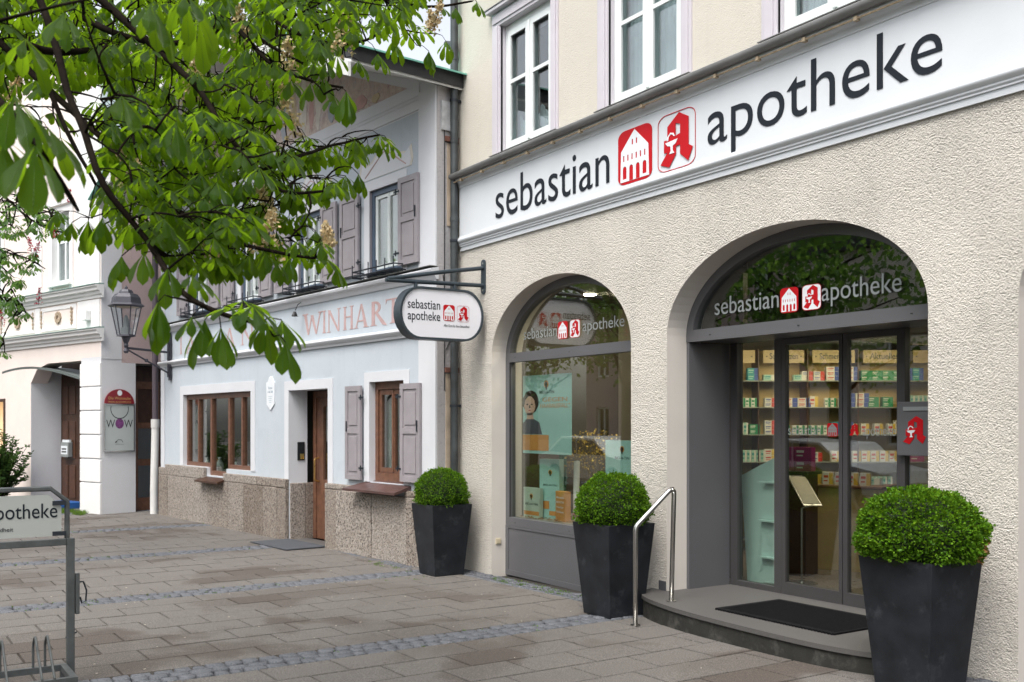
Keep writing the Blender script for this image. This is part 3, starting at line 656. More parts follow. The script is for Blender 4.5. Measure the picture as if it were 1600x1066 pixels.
stock('orangepack', 1226, 1300, .92, 1, '', .105); stock('leafy', 1139, 1200, .60, 1, '', .072); stock('whiteblue', 1226, 1400, .60, 3, '', .17); stock('mintpack', 1316, 1400, .30, 2, '', .155)
LT = SP + Matrix.Rotation(sh.rotation_euler.z, 3, 'Z') @ Vector((3.7, -.85, 2.50))
l_ = area('shelf_header_light', LT, 2.6, 12, (1,.80,.5), .25); l_.rotation_euler = (R_(52), 0, sh.rotation_euler.z)
# ---- window display
WZ = .615
wl_ = MB(); wl_.box(-9.70, -7.37, .30, 1.25, .50, WZ); wl_.box(-9.70, -7.37, 1.2, 1.25, .166, .499)
wl_.build('display_ledge', pmat('pale display ledge', (.35,.30,.24), .6), B)
# jambs of the bay and ochre post
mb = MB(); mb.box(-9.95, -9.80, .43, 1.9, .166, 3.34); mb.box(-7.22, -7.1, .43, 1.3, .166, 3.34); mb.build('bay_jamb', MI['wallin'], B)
x_, z_ = PL(899, 600, 1.6); mb = MB(); mb.box(x_-.07, x_+.09, 1.6, 1.68, .166, 3.34); mb.build('ochre_post', MI['veneer'], B)
mb = MB(); r = random.Random(5)
for i in range(420):
    x, y = r.uniform(-9.68,-7.4), r.uniform(.31,.8); a = r.uniform(0,3.1); s_ = r.uniform(.008,.02)
    T_ = Matrix.Translation((x,y,WZ+.004+r.uniform(0,.012))) @ Matrix.Rotation(a,4,'Z') @ Matrix.Rotation(r.uniform(-.5,.5),4,'X'); mb.box(-s_,s_,-s_*.5,s_*.5,-.003,.003,0,T_)
tag(mb.build('bark_chips', pmat('bark chips', (.34,.20,.10), .9, var=.4, vs=30)), 'loose brown bark chips strewn along the shop window ledge', 'bark chips', kind='stuff')
def card(name, label, cat, px0, py0, px1, py1, y, m, th=.01, rz=0, stand=True):
    x0, z1 = PL(px0, py0, y); x1, _ = PL(px1, py0, y); z0 = WZ+.002 if stand else PL(px0, py1, y)[1]
    t_ = thing(name, label, cat, (x0, y, z0), rz); w_, h_ = x1-x0, z1-z0
    mb = MB(); mb.box(0, w_, 0, th, 0, h_); mb.build('panel', m, t_, bevel=.001); return t_, w_, h_
def emblem(t_, cx, cz, s):
    P = [(cx + s*math.cos(a), cz + s*.95*math.sin(a)) for a in [2*math.pi*i/18 for i in range(18)]]
    m1 = MB(); m1.wall(P, [], -.003, -.0005, 'y'); m1.build('emblem', orange, t_)
    P = [(cx-.1*s, cz-1.4*s), (cx+.3*s, cz-1.4*s), (cx+.35*s, cz-.6*s), (cx+.65*s, cz), (cx+.4*s, cz+.55*s), (cx-.3*s, cz+.6*s), (cx-.7*s, cz), (cx-.35*s, cz-.5*s)]
    m1 = MB(); m1.wall(P, [], -.0055, -.0035, 'y'); m1.build('emblem', hair, t_)
# big hanging poster
t_, w_, h_ = card('poster', 'large turquoise hair care poster with a portrait hanging in the arched shop window', 'poster', 817, 588, 893, 708, .33, turq, .006, 0, False)
mb = MB(); mb.box(.0, w_*.55, -.003, -.0005, .04*h_, .24*h_); mb.build('band', orange, t_)
emblem(t_, w_*.5, h_*.88, .045)
letters('lettering', 'BIO-H-TIN', M['anthracite'], t_, w_*.36, w_*.66, h_*.76, .035, -.002, .0006); letters('lettering', 'GEGEN', orange, t_, w_*.42, w_*.92, h_*.66, .045, -.002, .0006); letters('lettering', 'HAARAUSFALL"', orange, t_, w_*.38, w_*.97, h_*.58, .05, -.002, .0006)
def blob(cx, cz, rx, rz, n=20, k=0, a0=0, a1=2*math.pi): return [(cx + rx*math.cos(a0+(a1-a0)*i/(n-1 if a1-a0 < 6 else n))*(1+.06*math.sin(3*i+k)), cz + rz*math.sin(a0+(a1-a0)*i/(n-1 if a1-a0 < 6 else n))) for i in range(n)]
fc = MB(); fc.wall(blob(w_*.17, h_*.66, w_*.17, h_*.15), [], -.0022, -.0005, 'y'); fc.build('printed_hair', hair, t_)
fc = MB(); fc.wall(blob(w_*.155, h_*.61, w_*.115, h_*.125, 20, 2), [], -.0042, -.0025, 'y'); fc.wall([(w_*.08,h_*.36),(w_*.26,h_*.36),(w_*.22,h_*.52),(w_*.10,h_*.52)], [], -.0042,-.0025,'y'); fc.build('printed_face', skin, t_)
fc = MB()
for ex_ in (.105, .20): fc.wall(blob(w_*ex_, h_*.63, w_*.022, h_*.009, 10), [], -.0055, -.0045, 'y')
fc.wall([(w_*.15,h_*.62),(w_*.165,h_*.62),(w_*.175,h_*.585),(w_*.14,h_*.585)], [], -.0053,-.0045,'y'); fc.build('printed_features', hair, t_)
fc = MB(); fc.wall(blob(w_*.155, h_*.553, w_*.026, h_*.007, 12), [], -.0055, -.0045, 'y'); fc.build('printed_mouth', pmat('printed lips', (.4,.06,.05), .5), t_)
fc = MB(); fc.wall([(0,h_*.25),(w_*.42,h_*.25),(w_*.36,h_*.40),(w_*.25,h_*.44),(w_*.08,h_*.44),(0,h_*.38)], [], -.0052,-.0043,'y'); fc.build('printed_dress', pmat('printed grey dress', (.08,.08,.10), .6), t_)
t_, w_, h_ = card('counter_card', 'small pale turquoise card with an orange foot band standing at the window left', 'display card', 818, 761, 843, 806, .36, pmat('pale card', (.5,.58,.48), .5), .05)
mb = MB(); mb.box(.01, w_-.01, -.003, -.0005, .03, .075); mb.build('band', orange, t_); emblem(t_, w_*.5, h_*.72, .03); letters('lettering', 'BIO-H-TIN', M['anthracite'], t_, w_*.12, w_*.9, h_*.42, .025, -.002, .0005)
t_, w_, h_ = card('counter_card', 'tall turquoise cardboard column with a dark emblem in the shop window', 'display card', 843, 717, 869, 812, .42, turq, .07, 8)
emblem(t_, w_*.55, h_*.78, .03); letters('lettering', 'BIO-H-TIN', M['anthracite'], t_, w_*.2, w_*.9, h_*.55, .022, -.002, .0005)
mb = MB(); mb.box(w_*.15, w_*.5, -.003, -.0005, .11, .20); mb.box(w_*.5, w_*.98, -.003, -.0005, .04, .09); mb.build('band', orange, t_)
t_, w_, h_ = card('counter_card', 'orange product box with pale lettering beside the turquoise column', 'display card', 868, 767, 888, 812, .40, orange, .07, -10)
for i, s_ in enumerate(('Biotin', 'BIO-H-TIN', 'Haarkur', 'Balsam')): letters('lettering', s_, M['whitefilm'], t_, w_*.12, w_*.85, h_*(.76-.16*i), .022, -.002, .0005)
t_, w_, h_ = card('counter_card', 'turquoise card half hidden behind the middle box plant', 'display card', 946, 688, 990, 800, .60, turq, .03)
emblem(t_, w_*.6, h_*.9, .035); letters('lettering', 'BIO-H-TIN', M['anthracite'], t_, w_*.35, w_*.85, h_*.78, .03, -.002, .0005)
# decorative bamboo canes and dried flowers
x_, z_ = PL(876, 700, .70); bt = thing('bamboo_decoration', 'green lacquered bamboo canes with pale leaves in the shop window', 'decoration', (x_, .70, WZ))
gm = pmat('green lacquer', (.02,.16,.08), .4); mb = MB()
for dx, h_ in ((0, 1.25), (.05, .95), (-.04, .8)): mb.tube([(dx,0,0),(dx+.02,.02,h_*.5),(dx+.03,.0,h_)], .016, 8)
mb.build('cane', gm, bt); mb = MB(); r = random.Random(2)
for i in range(16):
    z = .25 + .06*i; a = r.uniform(0, 6.28); dv = Vector((math.cos(a), .4*math.sin(a), .5)); p = Vector((.02,0,z)); q_ = p + dv*.12; s_ = Vector((0,0,.022))
    mb.add([p, p+dv*.06+s_, q_-Vector((0,0,.03)), p+dv*.06-s_], [(0,1,2,3)])
mb.build('leaf', turq, bt)
x_, z_ = PL(916, 750, .75); vt = thing('dried_flower_vase', 'dark vase of yellow dried flowers in the shop window', 'flower vase', (x_, .75, WZ))
mb = MB(); mb.lathe([(.06,0),(.11,.10),(.13,.22),(.10,.34),(.07,.40),(.085,.43)], n=20); mb.build('vase', pmat('dark glazed vase', (.04,.025,.02), .25), vt, smooth=True)
mb = MB(); fl = MB()
for i in range(70):
    a = r.uniform(0, 6.28); sp = r.uniform(.05, .42); p1 = Vector((sp*math.cos(a), sp*.6*math.sin(a), r.uniform(.55,.98))); mb.tube([(0,0,.35), p1*.6+Vector((0,0,.1)), p1], .002, 4)
    for k in range(7):
        c_ = p1 + Vector([r.gauss(0,.03) for _ in range(3)]); s_ = r.uniform(.008,.016); n_ = Vector([r.gauss(0,1) for _ in range(3)]).normalized(); u_ = n_.orthogonal().normalized(); v_ = n_.cross(u_)
        fl.add([c_+u_*s_, c_+v_*s_, c_-u_*s_, c_-v_*s_], [(0,1,2,3)])
mb.build('stem', pmat('dry stems', (.2,.14,.05), .8), vt); fl.build('blossom', pmat('yellow dried petals', (.62,.42,.06), .7, var=.3, vs=40), vt)
x_, z_ = PL(893, 730, .5); tt = thing('leaning_tube', 'white printed cardboard tube leaning in the shop window', 'tube', (x_, .5, WZ))
mb = MB(); mb.tube([(.08,0,.02),(-.06,.12,.66)], .035, 14); mb.build('tube', GM['whitec'], tt); mb = MB(); mb.tube([(.0765,.003,.036),(.062,.0155,.10)], .0358, 14); mb.build('band', pmat('pink end band', (.5,.15,.25), .5), tt)
# ================================================================ HANGING SIGN
H = thing('hanging_sign', 'oval white double sided pharmacy sign hanging from a dark wall bracket', 'sign', (-9.95, 0, 0))
mb = MB(); mb.wall(rrect(-.045,.045,3.215,3.62,.04), [], -.014, .0, 'y'); 
for z in (3.26, 3.575): mb.tube([(0,-.014,z),(0,-.02,z)], .012, 8, 1)
mb.tube([(0,-.014,3.52),(0,-.5,3.44),(0,-1.245,3.30)], .024, 12); mb.tube([(0,-.014,3.315),(0,-1.27,3.285)], .024, 12)
for y in (-.40,-.90): mb.tube([(0,y,3.30),(0,y,3.225)], .022, 10)
mb.build('bracket', [M['signiron'], M['steel']], H, autosmooth=40)
def stadium(y0, y1, z0, z1, n=16):
    r_ = (z1-z0)/2; c_ = (z0+z1)/2; rx = r_*.86; P = []
    for i in range(n+1): a = R_(-90 + 180*i/n); P.append((y1-rx+rx*math.cos(a), c_+r_*math.sin(a)))
    for i in range(n+1): a = R_(90 + 180*i/n); P.append((y0+rx+rx*math.cos(a), c_+r_*math.sin(a)))
    return P
mb = MB(); mb.wall(stadium(-1.135,-.055,2.645,3.235), [stadium(-1.11,-.08,2.67,3.21)], -.085, .085, 'x'); mb.build('casing', M['signiron'], H, autosmooth=30)
acry = pmat('white acrylic', (.78,.78,.83), .35, var=.01)
mb = MB(); mb.wall(stadium(-1.112,-.078,2.668,3.212), [], -.07, .07, 'x'); mb.build('panel', acry, H)
letters('lettering', 'sebastian', M['anthracite'], H, -1.035, -.625, 2.985, .105, .0715, .0008, .003, 'x+')
letters('lettering', 'apotheke', M['anthracite'], H, -1.035, -.625, 2.825, .135, .0715, .0008, .003, 'x+')
logos(H, -.585, -.435, -.405, -.245, 2.865, .185, .0715, 'x+', .0008, False, -1)
letters('lettering', 'Alles Gute für Ihre Gesundheit', M['anthracite'], H, -.58, -.24, 2.80, .028, .0715, .0006, 0, 'x+')
# ================================================================ DOWNPIPE
P_ = thing('downpipe', 'dark patinated copper downpipe between the white fascia and the pale blue house', 'downpipe', (-10.49, -.092, 0))
mb = MB(); mb.tube([(0,0,gz(-11)+.02),(0,0,8.4)], .047, 14); 
for z in (.9, 3.2, 4.15, 5.1, 6.1): mb.tube([(0,0,z),(0,0,z+.05)], .052, 14)
mb.tube([(0,0,6.0),(.0,.02,6.12),(-.13,.05,6.35),(-.28,.05,6.4)], .04, 12)
mb.build('pipe', M['pipe'], P_, autosmooth=40)
mb = MB()
for z in (1.9, 3.9, 5.6): mb.tube([(0,0,z),(0,0,z+.03)], .054, 14); mb.box(-.01,.01,.04,.10,z,z+.03)
mb.build('bracket', M['iron'], P_)
# ================================================================ STEP, MAT, HANDRAIL
O = [(-6.98,-.002),(-6.93,-.16),(-6.80,-.30),(-6.6,-.40),(-6.35,-.47),(-6.0,-.54),(-5.5,-.58),(-5.0,-.60),(-4.6,-.60),(-4.3,-.55),(-4.05,-.44),(-3.93,-.25),(-3.9,-.002)]
O = [tuple(p) for p in O]
def smooth_poly(P, it=2):
    for _ in range(it):
        Q = [P[0]]
        for i in range(len(P)-1): a, b = Vector(P[i]), Vector(P[i+1]); Q += [tuple(a.lerp(b,.25)), tuple(a.lerp(b,.75))]
        Q.append(P[-1]); P = Q
    return P
OS = smooth_poly(O)
ST = thing('entrance_step', 'rounded grey granite step with a stained dark riser in front of the shop door', 'step')
ins = [(-5.4 + (x+5.4)*.99, y*.975 if y < -.01 else y) for x, y in OS]
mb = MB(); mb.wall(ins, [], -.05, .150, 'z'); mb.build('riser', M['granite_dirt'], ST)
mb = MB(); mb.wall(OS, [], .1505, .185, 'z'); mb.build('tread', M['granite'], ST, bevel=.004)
mb = MB(); mb.box(D[0]+.003, D[1]-.003, .001, DY+.08, .1, .1845); mb.build('threshold', M['granite'], ST)
mb = MB(); mb.box(-6.88,-6.79,-.012,-.002,.186,.27); mb.build('skirting_stone', pmat('dark skirting tile', (.07,.07,.08), .5), ST)
mt = MB(); a, b, c_, d_ = -5.88, -4.70, -.28, .48; n = 40
P = [(a,c_)]
for i in range(n):
    x = a + (b-a)*i/n; P += [(x+.002, c_), (x+.002, c_-.012), (x+.016, c_-.012), (x+.016, c_)]
P += [(b,c_),(b,d_)]; nn = 36
for i in range(nn): y = d_ - .0 ; 
m_ = 34
for i in range(m_):
    y = d_ - (d_-c_)*i/m_; P_2 = [(a, y-.002), (a-.012, y-.002), (a-.012, y-.018), (a, y-.018)]; P += P_2
mt.wall(P, [], .1855, .198, 'z')
r = random.Random(1)
x = a+.04
while x < b-.04: mt.box(x, x+.010, c_+.05, d_-.05, .1982, .201); x += .026
tag(mt.build('doormat', M['rubber']), 'black ribbed rubber mat with toothed edges on the granite entrance step', 'doormat')
HR = thing('handrail', 'bent stainless steel handrail beside the granite entrance step', 'handrail')
def fillet(pts, r_, n=5):
    pts = [Vector(p) for p in pts]; Q = [pts[0]]
    for i in range(1, len(pts)-1):
        a_, b_ = (pts[i-1]-pts[i]).normalized(), (pts[i+1]-pts[i]).normalized(); p0, p1 = pts[i]+a_*r_, pts[i]+b_*r_
        for k in range(n+1): t_ = k/n; Q.append(p0*(1-t_)**2 + pts[i]*2*t_*(1-t_) + p1*t_*t_)
    return Q + [pts[-1]]
hb_ = Vector((-6.44,-.66,gz(-6.4))); ht = Vector((-6.36,-.33,.185))
mb = MB(); mb.tube(fillet([hb_, hb_+Vector((0,0,.83)), ht+Vector((-.005,-.01,.95)), ht+Vector((0,.03,.955)), ht+Vector((0,.03,.9)), ht], .034), .0205, 16); mb.build('rail', M['steel'], HR, smooth=True)
for p in (hb_, ht):
    mb = MB(); mb.lathe([(.042,.0),(.042,.006),(.025,.009)], p+Vector((0,0,.002)), 20); mb.build('floor_flange', M['steel'], HR)
# ================================================================ PLANTERS + BOXWOOD
def frustum(mb, b, t, z0, z1, m=0): mb.add([(sx*b, sy*b, z0) for sx, sy in ((-1,-1),(1,-1),(1,1),(-1,1))] + [(sx*t, sy*t, z1) for sx, sy in ((-1,-1),(1,-1),(1,1),(-1,1))], [(0,1,5,4),(1,2,6,5),(2,3,7,6),(3,0,4,7),(0,3,2,1)], m)
def make_planter(label):
    t_ = thing('planter', label, 'planter', group='slate planters along the shop front')
    mb = MB(); h_ = .82; frustum(mb, .19, .262, 0, h_); frustum(mb, .165, .238, .02, h_); n = len(mb.v)
    o_ = 4; i_ = 12
    mb.add([mb.v[k] for k in (4,5,6,7,12,13,14,15)], [(0,1,5,4),(1,2,6,5),(2,3,7,6),(3,0,4,7)])
    mb.build('pot', M['planter'], t_, bevel=.004)
    s = MB(); N = 10
    vs_ = [(-.232+.464*i/N, -.232+.464*j/N, h_-.05+r.uniform(-.008,.008)) for j in range(N+1) for i in range(N+1)]; s.add(vs_, [(j*(N+1)+i, j*(N+1)+i+1, (j+1)*(N+1)+i+1, (j+1)*(N+1)+i) for j in range(N) for i in range(N)]); s.build('soil', M['soil'], t_)
    return t_
def make_box_mesh(seed, n, dry=False):
    r = random.Random(seed); mb = MB(); mb2 = 0
    def rad(dv):  # lumpy clipped ball
        f = 1 + .13*noise.noise(dv*1.8+Vector((seed,0,0))) + .11*noise.noise(dv*4.5+Vector((0,seed,0))) + .09*noise.noise(dv*10)
        return f
    for i in range(n):
        z = r.uniform(-.50, 1); a = r.uniform(0, 2*math.pi); q_ = math.sqrt(max(0,1-z*z)); dv = Vector((q_*math.cos(a), q_*math.sin(a), z)); k = r.random()
        f = rad(dv); depth = 1 - .24*k*k + (r.uniform(.02,.07) if r.random() < .07 else 0)
        c_ = Vector((dv.x*.335, dv.y*.335, dv.z*.275 + .155)) * 1; c_ = Vector((dv.x*.34*f*depth, dv.y*.34*f*depth, dv.z*.27*f*depth + .16))
        ax = (dv + Vector([r.gauss(0,.55) for _ in range(3)])).normalized(); sd = ax.cross(Vector([r.gauss(0,1) for _ in range(3)])).normalized(); up = sd.cross(ax)
        L = r.uniform(.013,.021); Wd = L*.42
        is_dry = dry and (dv - Vector((.71,.50,-.38)).normalized()).length < .42 and r.random() < .55
        mb.add([c_, c_+ax*L*.5+sd*Wd+up*.001, c_+ax*L+up*.002, c_+ax*L*.5-sd*Wd+up*.001], [(0,1,2),(0,2,3)] if False else [(0,1,2,3)], 1 if is_dry else (2 if r.random() < .22 and k < .5 else 0))
    me = mb.mesh('foliage', [M['box'], M['box_dry'], M['box_new']]); me.shade_smooth(); 
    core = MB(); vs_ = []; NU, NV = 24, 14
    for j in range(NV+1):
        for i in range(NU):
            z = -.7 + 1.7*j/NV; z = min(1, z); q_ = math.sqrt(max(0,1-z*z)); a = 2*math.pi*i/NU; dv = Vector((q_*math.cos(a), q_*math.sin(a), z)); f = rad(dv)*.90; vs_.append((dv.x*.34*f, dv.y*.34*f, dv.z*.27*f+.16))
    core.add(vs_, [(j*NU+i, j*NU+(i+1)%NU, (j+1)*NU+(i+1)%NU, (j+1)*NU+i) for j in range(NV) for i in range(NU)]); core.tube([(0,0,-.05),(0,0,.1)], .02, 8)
    return me, core.mesh('twigs', M['boxcore'])  # solid core whose near-black colour paints the shade between the leaves
PLN = [(-10.18,-.44,'slate planter by the dark downpipe, farthest from the entrance', 'dark green clipped box plant next to the blue house'), (-6.98,-.46,'slate planter left of the steel handrail', 'clipped box plant in front of the pillar between window and door'), (-3.85,-.52,'nearest slate planter, right of the granite step', 'nearest clipped box plant, with a few dry brown twigs')]
p0 = make_planter(PLN[0][2])
for i, (x, y, la, lb) in enumerate(PLN):
    o = p0 if i == 0 else dup(p0); o.location = (x, y, gz(x)+.003); o['label'] = la
    fol, twg = make_box_mesh(11+i, (15000, 18000, 25000)[i], i == 2)
    b_ = thing('boxwood', lb, 'box plant', (x, y, gz(x)+.80), (0, 70, 0)[i], 'clipped box plants in the slate planters')
    b_.scale = ((.90,.90,1.0), (.97,.97,1.06), (1.12,1.12,1.04))[i]
    for me, nm in ((fol, 'foliage'), (twg, 'twigs')):
        c = bpy.data.objects.new(nm, me); col.objects.link(c); c.parent = b_
# ================================================================ PALE BLUE HOUSE
BO = (-10.55, -.3, 0); BR = 5.68
H2 = thing('pale_blue_house', 'pale blue gabled house with mauve shutters, rough stone plinth and a faded painted shop name', 'building', BO, BR)
GA = .375; ZE = 5.79
def gl_(x): return ZE + GA*(-x if x > -4.7 else 9.4+x)
DOOR = (-3.93, -2.70); SHW = (-8.25, -5.29); LW = (-1.56, -.72); UPW = [(-1.56,-.78), (-3.62,-2.84), (-5.68,-4.90), (-7.74,-6.96)]
mb = MB()
sh_hole = [(-8.25,.93),(-7.14,.93),(-7.14,.79),(-6.29,.79),(-6.29,.93),(-5.29,.93),(-5.29,2.23),(-8.25,2.23)]
mb.wall(rect(-9.4, 0, -.2, 2.84), [rect(DOOR[0], DOOR[1], -.19, 2.2), sh_hole, rect(*LW, .93, 2.25)], 0, .3, 'y', 0, 1)
mb.build('ground_floor_wall', [M['blue'], M['bwhite']], H2)
mb = MB(); mb.wall(rect(-9.4, 0, 2.8405, 3.52), [], 0, .3, 'y'); mb.build('name_frieze', M['blue'], H2)
mb = MB(); mb.wall(rect(-9.4, 0, 3.5205, 5.56), [rect(a, b, 3.67, 4.78) for a, b in UPW], 0, .3, 'y', 0, 1); mb.build('upper_wall', [M['bluegrey'], M['shutter']], H2)
# fresco gable
t = NT('faded fresco'); n0 = t.noise(1.6, 5, .6, None, 1.8); n1 = t.noise(5, 5, .65, None, 2.5)
c = t.ramp(n0.outputs[0], [(.30,(.34,.38,.42)),(.42,(.50,.40,.37)),(.5,(.56,.50,.42)),(.58,(.38,.27,.27)),(.68,(.55,.55,.56))])
c = t.mix(.45, c, t.ramp(n1.outputs[0], [(.35,(.28,.20,.19)),(.5,(.55,.42,.38)),(.62,(.62,.58,.52))])); M['fresco'] = t.set(c, .9)
mb = MB(); mb.wall([(-9.4,5.5605),(0,5.5605),(0,ZE),(-4.7,gl_(-4.7)),(-9.4,ZE)], [], 0, .3, 'y'); mb.build('gable_wall', M['bwhite'], H2)
mb = MB(); mb.wall([(-9.1,5.90),(-.62,5.90),(-4.7,gl_(-4.7)-.12)], [], -.006, -.001, 'y'); gf = mb.build('fresco', M['fresco'], H2)
r = random.Random(9)
FC = [pmat('fresco ' + n_, c_, .9, var=.15, vs=5) for n_, c_ in (('cream', (.60,.56,.50)), ('rose', (.50,.32,.30)), ('ochre', (.52,.42,.28)), ('grey', (.36,.38,.42)))]
for i, (x, z, w_, h_, mi) in enumerate([(-3.0,5.95,.16,.8,0),(-3.2,5.95,.14,.6,1),(-3.45,5.95,.2,.9,0),(-3.75,5.95,.16,.7,2),(-4.1,5.95,.22,1.0,3),(-4.6,5.95,.24,1.05,0),(-5.0,5.95,.2,.8,1),(-2.3,5.92,.35,.28,2),(-1.8,5.92,.30,.2,1),(-2.6,5.93,.2,.4,3),(-1.4,5.92,.2,.12,2)]):
    P = [(x + w_*(.5+.12*r.uniform(-1,1))*math.cos(a), z + h_/2 + h_/2*math.sin(a)*(1+.15*r.uniform(-1,1))) for a in [2*math.pi*k/14 for k in range(14)]]
    m1 = MB(); m1.wall(P, [], -.009-.0006*i, -.0065, 'y'); m1.build('painted_figure', FC[mi], H2)
# mouldings
def hband(x0, x1, prof, name, m): sweep(x0, x1, prof).build(name, m, H2, autosmooth=40)
hband(-9.42, .0, [(.01,2.78),(-.03,2.78),(-.035,2.81),(-.07,2.83),(-.085,2.86),(-.075,2.885),(-.04,2.89),(.01,2.91)], 'string_course', M['bwhite'])
hband(-9.42, .03, [(.01,3.44),(-.02,3.44),(-.04,3.47),(-.05,3.50),(-.10,3.52),(-.11,3.55),(-.10,3.565),(.01,3.59)], 'upper_cornice', M['bwhite'])
mb = MB(); mb.box(-9.42,.03,-.12,0,3.592,3.598); mb.build('flashing', M['zinc'], H2)
mb = MB(); mb.box(-9.2,-.36,-.015,-.001,5.58,5.90); mb.box(-9.2,-.36,-.022,-.0155,5.70,5.715); mb.box(-9.2,-.36,-.022,-.0155,5.745,5.755); mb.build('gable_band', M['bwhite'], H2)
mb = MB()
for z0, z1 in ((.84,2.775),(2.915,3.435),(3.6,5.78)): mb.box(-.37,.001,-.022,.0,z0,z1); mb.box(-9.4,-9.22,-.022,.0,z0,z1)
mb.build('corner_pilaster', M['bwhite'], H2, bevel=.004)
def trim(a, b, z0, z1, w_=.13, y=-.014):
    m1 = MB(); m1.wall([(a-w_,z0),(a-w_,z1+w_),(b+w_,z1+w_),(b+w_,z0),(b,z0),(b,z1),(a,z1),(a,z0)], [], y, -.0005, 'y'); return m1
trim(DOOR[0], DOOR[1], .85, 2.2, .14).build('door_surround', M['bwhite'], H2); trim(SHW[0], SHW[1], .93, 2.23, .16).build('window_surround', M['bwhite'], H2); trim(LW[0], LW[1], .93, 2.25, .13).build('window_surround', M['bwhite'], H2)
for a, b in UPW:
    trim(a, b, 3.6, 4.78, .13).build('window_surround', M['bwhite'], H2)
    c_ = (a+b)/2
    Q = [(c_-.62,4.93),(c_+.62,4.93),(c_+.66,5.02),(c_+.62,5.20),(c_+.50,5.13),(c_+.34,5.16),(c_+.2,5.26),(c_+.13,5.36),(c_,5.42),(c_-.13,5.36),(c_-.2,5.26),(c_-.34,5.16),(c_-.50,5.13),(c_-.62,5.20),(c_-.66,5.02)]
    m1 = MB(); m1.wall(Q, [], -.006, -.0005, 'y'); m1.build('painted_pediment', FC[0], H2)
    m1 = MB(); m1.wall([(c_+(x-c_)*.93, 4.955+(z-4.955)*.88) for x, z in Q], [], -.0085, -.0065, 'y'); m1.build('painted_pediment', M['bwhite'], H2)
    m1 = MB(); m1.tube([(c_-.5,-.010,4.97),(c_-.1,-.010,5.2),(c_,-.010,5.24),(c_+.1,-.010,5.2),(c_+.5,-.010,4.97)], .008, 5); m1.build('painted_scroll', FC[1], H2)
# plinth
mb = MB(); r = random.Random(12)
def stones(xs, z0, z1, y0=-.07, y1=-.0):
    for a, b in zip(xs[:-1], xs[1:]): mb.box(a+.004, b-.004, y0 + r.uniform(-.006,.006), y1-.001, z0, z1)
stones([-9.4,-8.9,-7.95,-6.95,-6.05,-5.45,-4.72,-4.22,-3.93], -.2, .72); stones([-9.4,-9.05], .7245, .86); stones([-9.05,-8.3,-7.14], .7245, .925)
stones([-6.29,-5.3,-4.95,-4.3,-3.93], .7245, .86); stones([-2.70,-2.36,-1.42,-.58,.01], -.2, .78); stones([-2.70,-1.95], .7845, .86); stones([-.62,.01],.7845,.86)
for yy in (0.005,.26): mb.box(-3.929,-3.90,yy,yy+.25,-.2,.80)
mb.build('stone_plinth', M['conglomerate'], H2, bevel=.012)
mb = MB(); mb.box(.002,.05,.0,2.5,-.2,.8); mb.build('plinth_return', M['conglomerate'], H2, bevel=.01)
# party wall towards the pharmacy
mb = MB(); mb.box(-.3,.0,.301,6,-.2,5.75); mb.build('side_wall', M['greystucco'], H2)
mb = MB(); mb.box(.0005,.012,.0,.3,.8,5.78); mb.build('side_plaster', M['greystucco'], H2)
mb = MB(); mb.box(.0125,.022,.14,.3,4.1,5.1); mb.box(.0125,.022,.12,.3,.8,2.3); mb.build('pale_flashing_strip', pmat('peeling beige paint', (.5,.40,.30), .8, var=.2, vs=5), H2)
mb = MB(); mb.box(.0125,.04,.05,.2,5.25,5.6); mb.build('whitewashed_block', pmat('whitewashed brick', (.45,.46,.47), .8, var=.25, vs=9, bs=30, bstr=.6), H2)
mb = MB(); mb.box(.0125,.05,.10,.3,2.32,2.38); mb.box(.0125,.05,.10,.3,5.12,5.18); mb.build('rusty_ledge', pmat('rusty sheet', (.16,.07,.05), .8, var=.3, vs=15), H2)
mb = MB(); mb.tube([(.02,.08,3.5),(.03,.14,3.0),(.02,.2,2.75),(.02,.12,2.6)], .006, 6); mb.tube([(.02,.1,2.1),(.02,.1,5.6)], .006, 6); mb.build('cable', M['black'], H2)
mb = MB(); mb.box(-9.4,-9.1,.301,6,-.2,5.75); mb.build('side_wall', M['blue'], H2)
mb = MB(); mb.box(-9.09,-.31,5.6,5.9,-.2,5.75); mb.build('rear_wall', M['blue'], H2)
# roof
def slope(y0, y1, up, th, xr, m=0, mb=None):
    mb = mb or MB()
    for s_ in (1, -1):
        xa, xb = -4.7, (xr if s_ == 1 else -9.4-xr); za, zb = gl_(-4.7)+up, ZE - GA*xr + up
        mb.add([(xa,y0,za),(xb,y0,zb),(xb,y1,zb),(xa,y1,za),(xa,y0,za+th),(xb,y0,zb+th),(xb,y1,zb+th),(xa,y1,za+th)], [(0,3,2,1),(4,5,6,7),(0,1,5,4),(1,2,6,5),(2,3,7,6),(3,0,4,7)], m)
    return mb
slope(-1.25, 6, .002, .03, .14).build('soffit_boards', M['boards'], H2)
slope(-1.25, 6, .034, .16, .16).build('verge_board', M['darkroof'], H2)
slope(-1.31, 6, .196, .02, .24).build('roof_sheet', M['copper'], H2)
mb = MB(); mb.wall([(-4.7,gl_(-4.7)-.16),(.14,ZE-GA*.14-.16),(.14,ZE-GA*.14),(-4.7,gl_(-4.7)),(-9.54,ZE-GA*.14),(-9.54,ZE-GA*.14-.16)], [], -1.29, -1.255, 'y'); mb.build('verge_fascia', M['boards'], H2)
